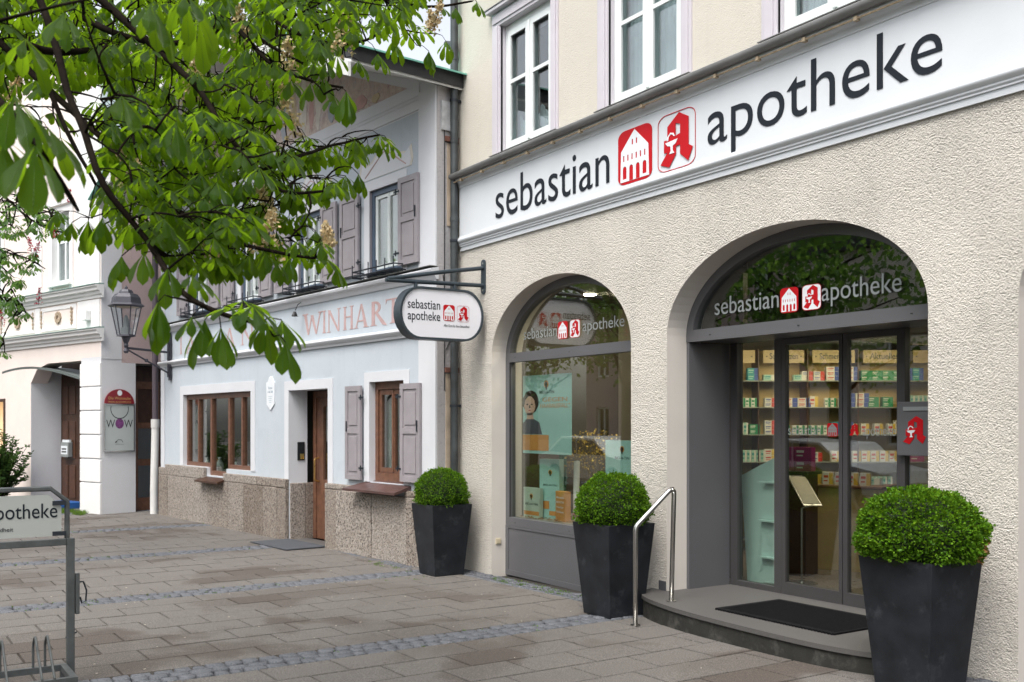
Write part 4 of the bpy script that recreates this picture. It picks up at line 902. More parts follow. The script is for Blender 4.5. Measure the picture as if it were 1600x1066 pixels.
# windows upper
def shutter(x0, x1, z0, z1, hinge_left, m):
    mb = MB(); y0, y1 = -.062, -.028; mid = z0 + (z1-z0)*.52
    mb.wall(rect(x0,x1,z0,z1), [rect(x0+.07,x1-.07,z0+.07,mid-.035), rect(x0+.07,x1-.07,mid+.035,z1-.07)], y0, y1)
    for (p, q) in ((z0+.07,mid-.035),(mid+.035,z1-.07)):
        mb.box(x0+.068,x1-.068,y0+.014,y1-.008,p-.002,q+.002); mb.box(x0+.10,x1-.10,y0+.004,y0+.0135,p+.04,q-.04)
    s_ = mb.build('shutter', m, H2, bevel=.003)
    h_ = MB(); xe = x1 if hinge_left == 'r' else x0; s = 1 if hinge_left == 'r' else -1
    for z in (z0+.16, z1-.16): h_.box(min(xe-s*.03,xe+s*.09), max(xe-s*.03,xe+s*.09), y0-.008, y0-.0005, z-.012, z+.012); h_.tube([(xe+s*.03,y0-.012,z-.035),(xe+s*.03,y0-.012,z+.035)], .010, 6)
    xk = x0+.05 if hinge_left == 'r' else x1-.05
    h_.box(xk-.008,xk+.008,y0-.014,y0-.0005,mid-.01,mid+.13)
    h_.build('hinge', M['iron'], s_)
for i, (a, b) in enumerate(UPW):
    shutter(a-.72, a-.22, 3.70, 4.78, 'r', M['shutter']); shutter(b+.0, b+.45, 3.69, 4.79, 'l', M['shutter'])
    f = MB(); f.wall(rect(a+.001,b-.001,3.671,4.779), [rect(a+.06,b-.06,3.73,4.71)], .03, .10); fr = f.build('window_frame', M['navy'], H2, bevel=.003)
    s_ = MB(); c_ = (a+b)/2
    s_.wall(rect(a+.062,b-.062,3.732,4.708), [rect(a+.115,c_-.03,3.79,4.66), rect(c_+.03,b-.115,3.79,4.66)], .05, .09); s_.box(c_-.013,c_+.013,.04,.0495,3.74,4.70)
    s_.build('sash', M['white'], fr, bevel=.003)
    g = MB(); g.box(a+.1,b-.1,.07,.075,3.78,4.67); g.build('pane', M['glass_small'], fr)
    k = MB(); n = 40; vs_ = []
    for j in range(n+1):
        xx = a + .02 + (b-a-.04)*j/n; yy = .17 + .014*math.sin(j*1.5); vs_ += [(xx,yy,3.70),(xx,yy,4.76)]
    k.add(vs_, [(2*j,2*j+2,2*j+3,2*j+1) for j in range(n)]); k.build('curtain', M['curtain'], fr, smooth=True)
    rl = MB()
    for z in (3.635, 3.70): rl.tube([(a-.12,-.02,z),(a-.12,-.20,z),(b+.12,-.20,z),(b+.12,-.02,z)], .010, 6)
    for k_ in range(6): xx = a-.12+(b-a+.24)*k_/5; rl.tube([(xx,-.20,3.62),(xx,-.20,3.79)], .008, 6); rl.tube([(xx,-.20,3.62),(xx,-.06,3.62)], .007, 6)
    rl.build('flower_box_rail', M['iron'], H2)
    w2 = MB(); w2.box(a-.05,b+.05,-.10,-.0,3.655,3.668); w2.build('window_sill', M['navy'], H2)
# dark rooms behind
mb = MB()
for z0, z1 in ((.3,2.6),(3.6,5.0)): mb.box(-9.05,-.32,.9,.95,z0,z1)
mb.build('inner_wall', pmat('dim room', (.10,.085,.07), .9), H2)
mb = MB(); mb.box(-9.05,-.32,.31,5,2.7,2.75); mb.box(-9.05,-.32,.31,5,-.1,-.05); mb.build('inner_floor', M['wood_dark'], H2)
# lower window right
shutter(-2.125,-1.713,.945,2.208,'r',M['shutter']); shutter(-.735,-.285,.97,2.20,'l',M['shutter'])
f = MB(); a, b = LW; f.wall(rect(a+.001,b-.001,.931,2.249), [rect(a+.07,b-.07,1.05,2.15)], .08, .17); f.box(a+.07,b-.07,.10,.15,1.0505,1.06); fr = f.build('window_frame', M['wood'], H2, bevel=.004)
s_ = MB(); c_ = (a+b)/2; s_.wall(rect(a+.075,b-.075,1.062,2.145), [rect(a+.135,c_-.04,1.12,2.08), rect(c_+.04,b-.135,1.12,2.08)], .10, .15); s_.box(c_-.018,c_+.018,.088,.0995,1.07,2.14); s_.build('sash', M['wood'], fr, bevel=.004)
g = MB(); g.box(a+.12,b-.12,.12,.125,1.1,2.1); g.build('pane', M['glass_small'], fr)
k = MB(); vs_ = []
for j in range(31): vs_ += [(a+.05+.34*j/30,.22+.012*math.sin(j*1.4),.95),(a+.05+.34*j/30,.22+.012*math.sin(j*1.4),2.2)]
k.add(vs_, [(2*j,2*j+2,2*j+3,2*j+1) for j in range(30)]); k.build('curtain', M['curtain'], fr, smooth=True)
mb = MB(); mb.add([(a-.30,-.25,.84),(b+.16,-.25,.84),(b+.16,.08,.945),(a-.10,.08,.945),(a-.30,-.25,.81),(b+.16,-.25,.81),(b+.16,.08,.90),(a-.10,.08,.90)], [(0,1,2,3),(4,7,6,5),(0,4,5,1),(1,5,6,2),(2,6,7,3),(3,7,4,0)]); mb.build('window_sill', pmat('brown painted sill', (.085,.045,.04), .4, var=.25, vs=6), H2)
# shop window of the blue house
f = MB(); a, b = SHW
f.wall([(a+.001,.931),(-7.139,.931),(-7.139,.791),(-6.291,.791),(-6.291,.931),(b-.001,.931),(b-.001,2.229),(a+.001,2.229)], [rect(a+.07,-7.72,1.0,2.14), rect(-7.66,-7.14,1.0,2.14), rect(-7.06,-6.36,.87,2.14), rect(-6.28,-5.82,1.0,2.14), rect(-5.76,b-.07,1.0,2.14)], .06, .14)
fr = f.build('shop_window_frame', M['wood'], H2, bevel=.004)
g = MB(); g.box(a+.05,-7.12,.10,.105,.98,2.16); g.box(-7.08,-6.33,.10,.105,.85,2.16); g.box(-6.30,b-.05,.10,.105,.98,2.16); g.build('pane', M['glass_small'], fr)
mb = MB(); mb.add([(-7.22,-.20,.71),(-6.2,-.20,.71),(-6.25,.06,.785),(-7.18,.06,.785),(-7.22,-.20,.68),(-6.2,-.20,.68),(-6.25,.06,.745),(-7.18,.06,.745)], [(0,1,2,3),(4,7,6,5),(0,4,5,1),(1,5,6,2),(2,6,7,3),(3,7,4,0)]); mb.build('window_sill', M['wood_dark'], H2)
mb = MB(); mb.box(a,b,.2,.7,.80,.84); mb.build('display_shelf', M['boards'], H2)
r = random.Random(21)
for i in range(11):
    x = a + .25 + .27*i; w_ = thing('ornament', 'small ceramic ornament on the display shelf of the blue house', 'ornament', Matrix.Translation(BO) @ Matrix.Rotation(R_(BR),4,'Z') @ Vector((x, .32 + r.uniform(0,.2), .84)), 0, 'ceramics in the window of the blue house')
    mb = MB(); s_ = r.uniform(.7,1.4); mb.lathe([(.03*s_,0),(.06*s_,.05*s_),(.05*s_,.12*s_),(.02*s_,.17*s_),(.03*s_,.2*s_)], n=12); mb.build('body', (M['whitefilm'], orange, M['curtain'])[i % 3], w_, smooth=True)
# door
f = MB(); y0 = .38; f.box(DOOR[0]+.031,DOOR[0]+.12,y0,y0+.08,-.12,2.19); f.box(DOOR[1]-.07,DOOR[1],y0,y0+.08,-.12,2.19); f.box(DOOR[0]+.121,DOOR[1]-.071,y0,y0+.08,2.10,2.19); f.build('door_frame', M['wood'], H2, bevel=.004)
f = MB(); a, b = DOOR[0]+.125, DOOR[1]-.075
f.wall(rect(a,b,-.11,2.095), [rect(a+.20,b-.16,.85,1.96)], y0+.02, y0+.07); f.box(a+.2,b-.16,y0+.012,y0+.0195,.1,.70); dd = f.build('house_door', M['wood'], H2, bevel=.005)
g = MB(); g.box(a+.19,b-.15,y0+.045,y0+.05,.84,1.97); g.build('pane', M['glass_small'], dd)
k = MB(); vs_ = []
for j in range(31): vs_ += [(a+.2+.6*j/30,y0+.10+.01*math.sin(j*1.4),.84),(a+.2+.6*j/30,y0+.10+.01*math.sin(j*1.4),1.96)]
k.add(vs_, [(2*j,2*j+2,2*j+3,2*j+1) for j in range(30)]); k.build('curtain', M['curtain'], dd, smooth=True)
g = MB(); g.box(a+.34,a+.62,y0+.036,y0+.04,1.15,1.62); g.build('notice', turq, dd); g = MB()
for i,(x,z,s_) in enumerate([(.42,1.45,.05),(.5,1.36,.06),(.4,1.28,.04),(.53,1.24,.05)]): g.wall([(a+x+s_*math.cos(q_),z+s_*math.sin(q_)) for q_ in [2*math.pi*k_/12 for k_ in range(12)]], [], y0+.030-.0008*i, y0+.0355, 'y')
g.build('notice_print', pmat('blue and green print', (.04,.2,.45), .5, var=.9, vs=14), dd)
g = MB(); g.tube(fillet([(a+.07,y0+.015,.82),(a+.07,y0-.06,.84),(a+.07,y0-.06,1.16),(a+.07,y0+.015,1.18)], .03), .014, 8); g.build('handle', M['brass'], dd)
mb = MB(); mb.box(-3.9295,-3.912,.13,.25,1.14,1.42); it = mb.build('intercom', M['black'], H2, bevel=.008); mb = MB(); mb.box(-3.9115,-3.909,.17,.235,1.16,1.24); mb.build('keypad', M['brass'], it)
mb = MB(); mb.box(DOOR[0]+.001,DOOR[1],.0,.9,-.19,-.05); mb.build('door_step', M['granite'], H2)
# painted name in hand-cut serif capitals
def stroke(P, x0, y0, x1, y1, w0, w1=None):
    w1 = w1 or w0; P.append([(x0-w0/2,y0),(x0+w0/2,y0),(x1+w1/2,y1),(x1-w1/2,y1)])
GL = {}
def G(ch):
    P = []
    if ch == 'W': stroke(P,.14,.98,.30,.02,.15,.07); stroke(P,.30,.02,.48,.9,.06,.06); stroke(P,.48,.9,.70,.02,.13,.07); stroke(P,.70,.02,.90,.98,.05,.06); P += [rect(.0,.28,.95,1.0), rect(.80,1.0,.95,1.0)]
    if ch == 'I': stroke(P,.5,.04,.5,.96,.5,.42); P += [rect(.05,.95,.0,.04), rect(.1,.9,.96,1.0)]
    if ch == 'N': stroke(P,.14,.0,.14,.95,.08); stroke(P,.86,.0,.14,.98,.12,.18); stroke(P,.87,.04,.87,1.0,.08); P += [rect(.0,.26,.0,.03), rect(.75,1.0,.97,1.0)]
    if ch == 'H': stroke(P,.18,.0,.18,1.0,.20,.16); stroke(P,.82,.0,.82,1.0,.20,.16); P += [rect(.27,.73,.52,.58), rect(.0,.36,.0,.03), rect(.64,1.0,.0,.03), rect(.02,.34,.97,1.0), rect(.66,.98,.97,1.0)]
    if ch == 'A': stroke(P,.14,.0,.50,1.0,.08,.08); stroke(P,.80,.0,.50,1.0,.20,.10); P += [rect(.26,.68,.26,.32), rect(.02,.28,.0,.03), rect(.64,.98,.0,.03)]
    if ch == 'R':
        stroke(P,.2,.0,.2,1.0,.20,.18); P += [rect(.04,.4,.0,.03)]
        o = [(.28+.36*math.cos(a), .74+.26*math.sin(a)) for a in [R_(90-180*i/12) for i in range(13)]]; i_ = [(.28+.20*math.cos(a), .74+.17*math.sin(a)) for a in [R_(-90+180*i/12) for i in range(13)]]
        P.append(o+i_); P.append([(.32,.50),(.46,.52),(.95,.02),(.98,-.05),(.74,.0)])
    if ch == 'T': stroke(P,.5,.0,.5,.95,.22,.18); P += [rect(.04,.96,.94,1.0), rect(.28,.72,.0,.03), [(.0,.80),(.08,.94),(.04,1.0),(.0,1.0)], [(1,.80),(.92,.94),(.96,1.0),(1,1.0)]]
    return P
def word(spec, z0, z1, y):
    for ch, a, b in spec:
        for k_, q in enumerate(G(ch)):
            m1 = MB() if k_ == 0 else m1; m1.wall([(a+u*(b-a), z0+v*(z1-z0)) for u, v in q], [], y-.0004*k_, -.0003, 'y')
        m1.build('painted_letter', M['fadedred'], H2)
word([('W',-3.49,-2.88),('I',-2.88,-2.77),('N',-2.74,-2.35),('H',-2.28,-1.99),('A',-1.98,-1.585),('R',-1.56,-1.13),('T',-1.16,-.80),('I',-8.45,-8.32),('A',-8.15,-7.65),('A',-6.4,-5.9),('N',-5.7,-5.2)], 2.99, 3.31, -.004)
# shield plaque
mb = MB(); pq = [(-4.68,2.0),(-4.55,1.91),(-4.42,2.0),(-4.40,2.34),(-4.46,2.36),(-4.50,2.42),(-4.55,2.44),(-4.60,2.42),(-4.64,2.36),(-4.70,2.34)]
mb.wall(pq, [], -.018, -.001, 'y'); pp = mb.build('plaque', M['whitefilm'], H2, bevel=.003)
for i, s_ in enumerate(('Salon', 'in der Zeile')): letters('lettering', s_, M['fadedred'] if False else pmat('pale blue lettering', (.2,.28,.36), .6), pp, -4.64+.02*(1-i), -4.46-.02*(1-i), 2.24-.06*i, .035, -.019, .0006)
mb = MB()
for i in range(4): mb.box(-4.62+.01*i, -4.48-.01*i, -.0195, -.0181, 2.12-.03*i, 2.125-.03*i)
mb.build('plaque_rule', pmat('pale blue rule', (.25,.34,.42), .6), pp)
mb = MB(); mb.tube([(-3.45,-.02,3.5),(-3.45,-.10,3.45),(-3.45,-.14,3.36)], .006, 6); mb.lathe([(.02,.06),(.045,0),(.04,-.01)], (-3.45,-.15,3.28), 10); mb.build('frieze_spotlight', M['black'], H2)
dm = MB(); dm.box(-3.95,-2.75,-.62,.0,0,.012); o = dm.build('stone_doormat', pmat('dark grey mat', (.06,.065,.075), .9, bs=200, bstr=.5), loc=(BO[0],BO[1],-.052)); o.rotation_euler = (0,0,R_(BR)); tag(o, 'flat dark grey mat in front of the brown door of the blue house', 'doormat')
# ================================================================ STREET LAMP on the corner
LO = Matrix.Translation(BO) @ Matrix.Rotation(R_(BR),4,'Z') @ Vector((-8.88,-.024,0))
L = thing('wall_lantern', 'grey six sided street lantern on a long iron wall bracket', 'street lamp', LO, BR)
gm_ = pmat('grey lantern paint', (.05,.05,.065), .5, .2, var=.12)
mb = MB(); mb.box(-.05,.05,-.02,.0,2.52,3.42)
for k in range(5): mb.box(-.08,.08,-.035,-.0205,2.62+.15*k,2.68+.15*k)
mb.box(-.03,.03,-.05,-.0355,2.58,3.35); mb.tube([(0,-.04,3.05),(0,-.82,3.10)], .022, 8); mb.tube([(0,-.04,2.66),(0,-.45,2.88),(0,-.80,3.07)], .016, 8); mb.lathe([(.03,-.03),(.035,0),(.03,.03)], (0,-.45,2.88), 8); mb.build('bracket', gm_, L)
c_ = (0,-.82,0)
mb = MB(); mb.lathe([(.03,3.0),(.05,3.04),(.025,3.10),(.045,3.14),(.035,3.18),(.085,3.30)], c_, 12); mb.lathe([(.085,3.30),(.17,3.31),(.165,3.34),(.09,3.345)], c_, 6); mb.build('base', gm_, L)
mb = MB()
for k in range(6):
    a = 2*math.pi*k/6; mb.tube([(c_[0]+.16*math.cos(a), c_[1]+.16*math.sin(a), 3.34),(c_[0]+.27*math.cos(a), c_[1]+.27*math.sin(a), 3.86)], .011, 5)
mb.lathe([(.30,3.855),(.33,3.875),(.30,3.90),(.27,3.92),(.255,4.02),(.20,4.09),(.13,4.11),(.12,4.14),(.10,4.17),(.03,4.19),(.03,4.22),(.0,4.25)], c_, 6); mb.build('cage', gm_, L)
mb = MB()
for k in range(6):
    a, b = 2*math.pi*k/6, 2*math.pi*(k+1)/6; P = [(c_[0]+r_*math.cos(t_), c_[1]+r_*math.sin(t_), z_) for r_, t_, z_ in ((.158,a,3.345),(.158,b,3.345),(.265,b,3.85),(.265,a,3.85))]; mb.add(P, [(0,1,2,3)])
mb.build('pane', glass('lantern glass', (.9,.92,.93), .08, .8), L); mb = MB(); mb.lathe([(.09,3.345),(.09,3.47),(.05,3.48),(.05,3.62),(.02,3.70)], c_, 10); mb.build('bulb', M['frost'], L)
mb = MB(); mb.lathe([(.12,3.845),(.24,3.85)], c_, 6); mb.build('reflector', pmat('lamp reflector', (.6,.5,.35), .5), L)
# downpipe of the left corner
PO = Matrix.Translation(BO) @ Matrix.Rotation(R_(BR),4,'Z') @ Vector((-9.60,-.06,0))
Q = thing('rain_pipe', 'brown rain pipe with a white lower section beside the lantern bracket', 'downpipe', PO)
mb = MB(); mb.tube([(0,0,1.78),(0,0,8)], .058, 12); mb.build('upper_pipe', M['purple_pipe'], Q, autosmooth=40)
mb = MB(); mb.tube([(-.02,-.02,-.08),(-.02,-.02,.4),(0,0,1.5),(0,0,1.77)], .072, 12); mb.tube([(0,0,1.62),(0,0,1.785)], .082, 12); mb.build('lower_pipe', M['white_pipe'], Q, autosmooth=40)
# ================================================================ BLUSH CORNER BUILDING
PK = (-20.4956, -2.228, 0); PR = 16.817
K = thing('blush_corner_building', 'blush and white corner building with quoined pier, balcony cornices and an arcade entrance', 'building', PK, PR)
mb = MB(); mb.wall(rect(-14, 0, 3.0, 9.5), [rect(-1.98,-1.24,4.55,6.0), rect(-5.2,-4.4,4.55,6.0), rect(-8.4,-7.6,4.55,6.0)], 0, .35, 'y', 0, 1)
mb.wall([(-14,-.3),(-3.0,-.3),(-3.0,2.55),(-2.7,2.85),(-2.2,2.95),(-.79,2.95),(-.79,2.9995),(-14,2.9995)], [rect(-4.95,-4.28,.2,2.2)], 0, .35, 'y', 0, 1)
mb.build('front_wall', [M['cream_pink'], M['pwhite']], K)
mb = MB(); mb.box(-.789, -.001, .0, .717, -.3, 2.9995); mb.build('pier', M['pgrey'], K)
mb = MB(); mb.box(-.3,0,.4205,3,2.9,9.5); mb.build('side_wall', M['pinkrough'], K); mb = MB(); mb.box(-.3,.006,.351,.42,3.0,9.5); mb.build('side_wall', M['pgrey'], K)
mb = MB(); mb.box(.0005,.008,.0,.42,2.96,9.5); mb.build('side_plaster', M['pgrey'], K)
mb = MB(); mb.box(-.35,-.001,.718,3,2.86,2.899); mb.box(-.9,-.8,.72,3,-.3,2.86); mb.build('side_soffit', M['dark'], K)
mb = MB(); z = .02
gro = [-.3,.545,1.01,1.48,1.95,2.42,2.89]
for a, b in zip(gro[:-1], gro[1:]): mb.box(-.80,.0012,-.028,.03,a+.012,b-.012)
mb.build('quoin', M['pwhite'], K, bevel=.012)
def kband(prof, name, m, x0=-14, x1=.10): sweep(x0, x1, prof).build(name, m, K, autosmooth=40)
for zc in (3.56, 4.40):
    kband([(.01,zc-.26),(-.03,zc-.26),(-.04,zc-.2),(-.07,zc-.19),(-.08,zc-.14),(-.13,zc-.12),(-.14,zc-.06),(-.17,zc-.05),(-.17,zc-.02),(.01,zc-.01)], 'balcony_cornice', M['pwhite'])
    kband([(.01,zc-.008),(-.19,zc-.018),(-.19,zc-.005),(.01,zc+.02)], 'green_flashing', pmat('pale green flashing', (.28,.40,.36), .6))
mb = MB()
for a, b in ((-.90,-.03),(-2.75,-2.55),(-4.7,-4.5),(-6.6,-6.4)): mb.box(a,b,-.02,-.0005,3.59,4.12)
mb.wall(rect(-2.5,-.98,3.62,4.10), [rect(-2.40,-1.08,3.70,4.03)], -.012, -.0005, 'y'); mb.wall(rect(-4.45,-2.8,3.62,4.10), [rect(-4.35,-2.9,3.70,4.03)], -.012, -.0005, 'y')
for a, b in ((-.95,-.02),(-2.9,-2.45),(-6,-5.6)): mb.box(a,b,-.03,-.0005,4.43,9.4)
mb.build('pilaster', M['pwhite'], K)
orn = pmat('sandy relief ornament', (.36,.28,.20), .9, var=.35, vs=40, bs=60, bstr=.8); mb = MB()
for cx, w_ in ((-1.74,.16),(-3.6,.16)):
    for k in range(8): a = 2*math.pi*k/8; mb.lathe([(.045,0),(.0,.03)], (0,0,0), 8) if False else mb.wall([(cx+.085*math.cos(a)+.042*math.cos(q_), 3.87+.085*math.sin(a)+.042*math.sin(q_)) for q_ in [2*math.pi*j/8 for j in range(8)]], [], -.03-.001*k, -.0006, 'y')
for cx in (-1.17,-2.47,-2.86,-4.4):
    for k in range(5): mb.wall([(cx+.035*math.cos(q_)*(1 if k % 2 else .7), 3.72+.075*k+.035*math.sin(q_)) for q_ in [2*math.pi*j/8 for j in range(8)]], [], -.028-.001*k, -.0006, 'y')
mb.build('relief_rosette', orn, K)
mb = MB(); mb.box(-.52,-.36,-.13,-.021,3.72,3.92); mb.build('alarm_box', M['pwhite'], K, bevel=.01)
for a, b in ((-1.98,-1.24),(-5.2,-4.4),(-8.4,-7.6)):
    f = MB(); c_ = (a+b)/2; f.wall(rect(a+.001,b-.001,4.551,5.999), [rect(a+.08,c_-.03,4.64,5.4), rect(c_+.03,b-.08,4.64,5.4), rect(a+.08,c_-.03,5.45,5.92), rect(c_+.03,b-.08,5.45,5.92)], .08, .14); fr = f.build('window_frame', M['white'], K)
    g = MB(); g.box(a+.05,b-.05,.11,.115,4.6,5.95); g.build('pane', M['glass_up'], fr); g = MB(); g.box(a+.01,b-.01,.3,.31,4.56,5.99); g.build('curtain', M['curtain'], fr)
    g = MB(); g.wall([(a-.14,4.43),(a-.14,6.14),(b+.14,6.14),(b+.14,4.43),(b,4.43),(b,6.0),(a,6.0),(a,4.43)], [], -.03, -.0005, 'y'); g.box(a-.2,b+.2,-.08,-.0305,6.15,6.22); g.box(a-.12,b+.12,-.10,-.001,4.50,4.545); g.build('window_surround', M['pwhite'], K)
# arcade recess
mb = MB(); mb.box(-3.0,-.8,.66,.74,-.3,2.99); mb.build('timber_door', M['wood_dark'], K); mb = MB()
for x in (-2.95,-2.62,-2.2,-1.6,-1.0):
    for z0, z1 in ((.1,.8),(.95,1.75),(1.9,2.5)): mb.box(x+.03,x+.27,.645,.6595,z0,z1)
mb.build('door_panel', pmat('carved oak panel', (.075,.032,.018), .4, var=.3, vs=10), K, bevel=.008)
mb = MB(); mb.box(-3.06,-3.0005,.352,.66,-.3,2.9); mb.build('recess_jamb', M['pgrey'], K); mb = MB(); mb.box(-2.9995,-2.99,.003,.645,-.3,2.6); mb.build('recess_jamb', M['pgrey'], K)
mb = MB(); P = [(-4.4+3.6*i/16, 2.62+.30*math.sin(math.pi*min(1,i/22+.28))) for i in range(17)]; mb.wall(P + [(x,z-.05) for x, z in reversed(P)], [], .0, .64, 'y'); mb.build('canopy', pmat('dark vault plaster', (.10,.12,.115), .7), K)
mb = MB(); mb.box(-4.9,-4.3,.352,.36,.25,2.15); mb.build('lit_shop_window', emat('lit shop window', (1,.6,.25), 1.2), K); mb = MB(); mb.wall(rect(-5.0,-4.23,.15,2.25), [rect(-4.93,-4.30,.22,2.18)], -.02, .05, 'y'); mb.build('window_frame', M['wood_dark'], K)
# oak shop door beyond the pier
mb = MB(); mb.box(-.30,-.24,.72,2.0,-.3,2.6); mb.box(-.34,-.28,.72,2.0,2.6005,2.858); mb.build('oak_shop_front', M['wood_dark'], K)
mb = MB(); mb.wall([(.74,-.05),(1.35,-.05),(1.35,2.55),(.74,2.55)], [rect(.88,1.22,.2,.85), rect(.88,1.22,.98,1.6), rect(.88,1.22,1.72,2.4)], -.235, -.20, 'x'); mb.build('oak_door', M['wood'], K, bevel=.004)
mb = MB(); mb.box(-.2385,-.236,.86,1.24,.15,1.62); mb.build('pane', M['glass_small'], K)
# small things around
def PKW(x, y, z): return Matrix.Translation(PK) @ Matrix.Rotation(R_(PR),4,'Z') @ Vector((x,y,z))
nb = thing('newspaper_holder', 'white newspaper holder hanging on the dark arcade door', 'newspaper holder', PKW(-2.62,.64,.98), PR); mb = MB(); mb.box(-.17,.17,-.10,-.0,0,.32); mb.build('box', M['frost'], nb, bevel=.01)
mb = MB(); mb.box(-.14,.14,-.106,-.1005,.06,.24); mb.box(-.15,.15,-.07,-.02,.3205,.37); mb.build('newspaper', M['whitefilm'], nb)
for dz in (0,.02): mb = MB(); mb.box(-.1,.1,-.109,-.1065,.10+dz*3,.13+dz*3); mb.build('headline', M['black'], nb)
cb = MB(); cb.box(-.45,.35,-.3,.25,0,.13); o = cb.build('blue_crate', pmat('blue plastic', (.02,.10,.32), .4), loc=PKW(-2.0,.25,-.06), bevel=.01); o.rotation_euler = (0,0,R_(PR)); tag(o, 'low blue plastic tray on the ground by the arcade door', 'tray')
# double sided poster sign on the pier
S_ = thing('wine_sign', 'silver framed poster sign with dark red arched top and the word WOW on the pier', 'sign', PK, PR)
mb = MB(); mb.wall(rect(.045,.675,1.15,2.085), [rect(.065,.655,1.17,2.065)], .012, .045, 'x'); mb.build('frame', M['steel'], S_)
mb = MB(); mb.box(.0125,.035,.064,.656,1.169,2.066); mb.build('poster', pmat('grey green poster', (.42,.46,.45), .35, var=.03), S_)
mb = MB(); mb.wall([(.055,2.09),(.665,2.09)] + [(.36+.305*math.cos(R_(180*i/20)), 2.09+.285*math.sin(R_(180*i/20))) for i in range(21)], [], .012, .04, 'x'); mb.build('arched_top', pmat('wine red enamel', (.22,.015,.025), .35), S_)
mb = MB(); mb.wall([(.36+.05*math.cos(q_), 2.30+.055*math.sin(q_)) for q_ in [2*math.pi*j/16 for j in range(16)]], [], .0405, .043, 'x'); mb.build('medallion', M['whitefilm'], S_)
gold = pmat('gold lettering', (.5,.33,.12), .4)
letters('lettering', 'Die Weinstube', gold, S_, .13, .59, 2.17, .055, .0415, .0008, 0, 'x+'); letters('lettering', 'WEIN & SCHMUCK', gold, S_, .12, .60, 2.105, .035, .0415, .0008, 0, 'x+')
blk = M['black']
mb = MB(); n = 20; oc = [(.36+.185*math.cos(a), 1.985+.235*math.sin(a)) for a in [R_(200+140*i/n-0) for i in range(n+1)]]
oc = [(.36+.19*math.cos(a), 1.99+.20*math.sin(a)) for a in [R_(165+210*i/n) for i in range(n+1)]]; ic = [(.36+.175*math.cos(a), 1.99+.182*math.sin(a)) for a in [R_(165+210*i/n) for i in reversed(range(n+1))]]
oc = [(y, min(z, 2.063)) for y, z in oc]; ic = [(y, min(z, 2.063)) for y, z in ic]
mb.wall(oc + ic, [], .0352, .0365, 'x'); mb.build('printed_ring', blk, S_)
letters('lettering', 'W', blk, S_, .085, .265, 1.62, .155, .0358, .0006, 0, 'x+'); letters('lettering', 'W', blk, S_, .455, .635, 1.62, .155, .0358, .0006, 0, 'x+')
mb = MB(); mb.wall([(.36+.088*math.cos(q_), 1.70+.10*math.sin(q_)) for q_ in [2*math.pi*j/24 for j in range(24)]], [], .0352, .0365, 'x'); mb.build('printed_stone', pmat('amethyst print', (.16,.04,.16), .4, var=.6, vs=40), S_)
mb = MB(); mb.tube([(.036,.28,1.33),(.036,.33,1.39),(.036,.40,1.38),(.036,.43,1.33)], .004, 5); mb.tube([(.036,.27,1.33),(.036,.30,1.35)], .010, 5); mb.build('printed_emblem', blk, S_)
letters('lettering', 'AMARONE', M['frost'], S_, .27, .45, 1.28, .025, .0358, .0006, 0, 'x+')
# ================================================================ BICYCLE RACK WITH BOARD
RK = thing('bicycle_rack', 'galvanised bicycle rack with a white pharmacy advertising board', 'bicycle rack', (-7.1, -4.95, -.01))
galv = pmat('galvanised steel', (.10,.108,.11), .5, .5, var=.2, vs=12, bs=40, bstr=.1)
mb = MB(); LEN = 2.3
for y in (0, -LEN): mb.box(-.024,.024,y-.024,y+.024,0,.955)
mb.box(-.022,.022,-LEN+.025,-.025,.91,.954)
mb.build('post', galv, RK, bevel=.004)
mb = MB(); yy = -.02
mb.tube([(0,yy,.956),(0,yy,1.20),(0,yy-.10,1.285),(0,-LEN+.12,1.285),(0,-LEN+.02,1.20),(0,-LEN+.02,.956)], .017, 6); mb.build('board_frame', galv, RK)
mb = MB(); mb.wall([(-.055,.975),(-.055,1.165),(-.13,1.245),(-LEN+.1,1.245),(-LEN+.05,1.165),(-LEN+.05,.975)], [], -.006, .006, 'x'); bd = mb.build('advert_board', pmat('grey white board', (.42,.44,.42), .4, var=.03), RK)
letters('lettering', 'apotheke', M['anthracite'], bd, -.49, -.08, 1.065, .125, .0075, .0008, .002, 'x+'); letters('lettering', 'sebastian', M['anthracite'], bd, -1.02, -.55, 1.095, .095, .0075, .0008, .002, 'x+')
letters('lettering', 'Alles Gute für Ihre Gesundheit', M['anthracite'], bd, -.82, -.34, 1.018, .026, .0075, .0006, 0, 'x+'); logos(bd, -1.35, -1.22, -1.20, -1.07, 1.05, .15, .0075, 'x+', .0008, False, -1)
mb = MB()
for z in (.99, 1.19): mb.box(.007,.022,-.11,-.0285,z-.014,z+.014)
mb.build('clamp', M['iron'], RK)
mb = MB(); mb.box(-.02,.02,.029,.055,.45,.72); mb.build('hook_plate', galv, RK, bevel=.003)
mb = MB(); mb.tube([(0,.056,.66),(0,.08,.66),(0,.10,.60),(0,.095,.53),(0,.07,.52),(0,.06,.56)], .006, 6); mb.tube([(0,-.03,.30),(0,.04,.33)], .005, 6); mb.build('hook', M['iron'], RK)
mb = MB()
for x in (.03, .42): mb.box(x,x+.04,-LEN,-.03,.10,.14)
for y in (-.03, -LEN): mb.box(.0705,.4195,y-.04,y,.101,.139)
mb.box(.03,.07,-.07,-.03,0,.0995); mb.box(.42,.46,-.07,-.03,0,.0995); mb.build('base_rail', galv, RK)
mb = MB(); y = -.16
while y > -LEN+.1: mb.tube(fillet([(.05,y,.14),(.05,y,.29),(.14,y,.36),(.44,y,.14)], .03), .008, 6); mb.tube(fillet([(.05,y-.07,.14),(.05,y-.07,.29),(.14,y-.07,.36),(.44,y-.07,.14)], .03), .008, 6); y -= .26
mb.build('wheel_hoop', galv, RK)
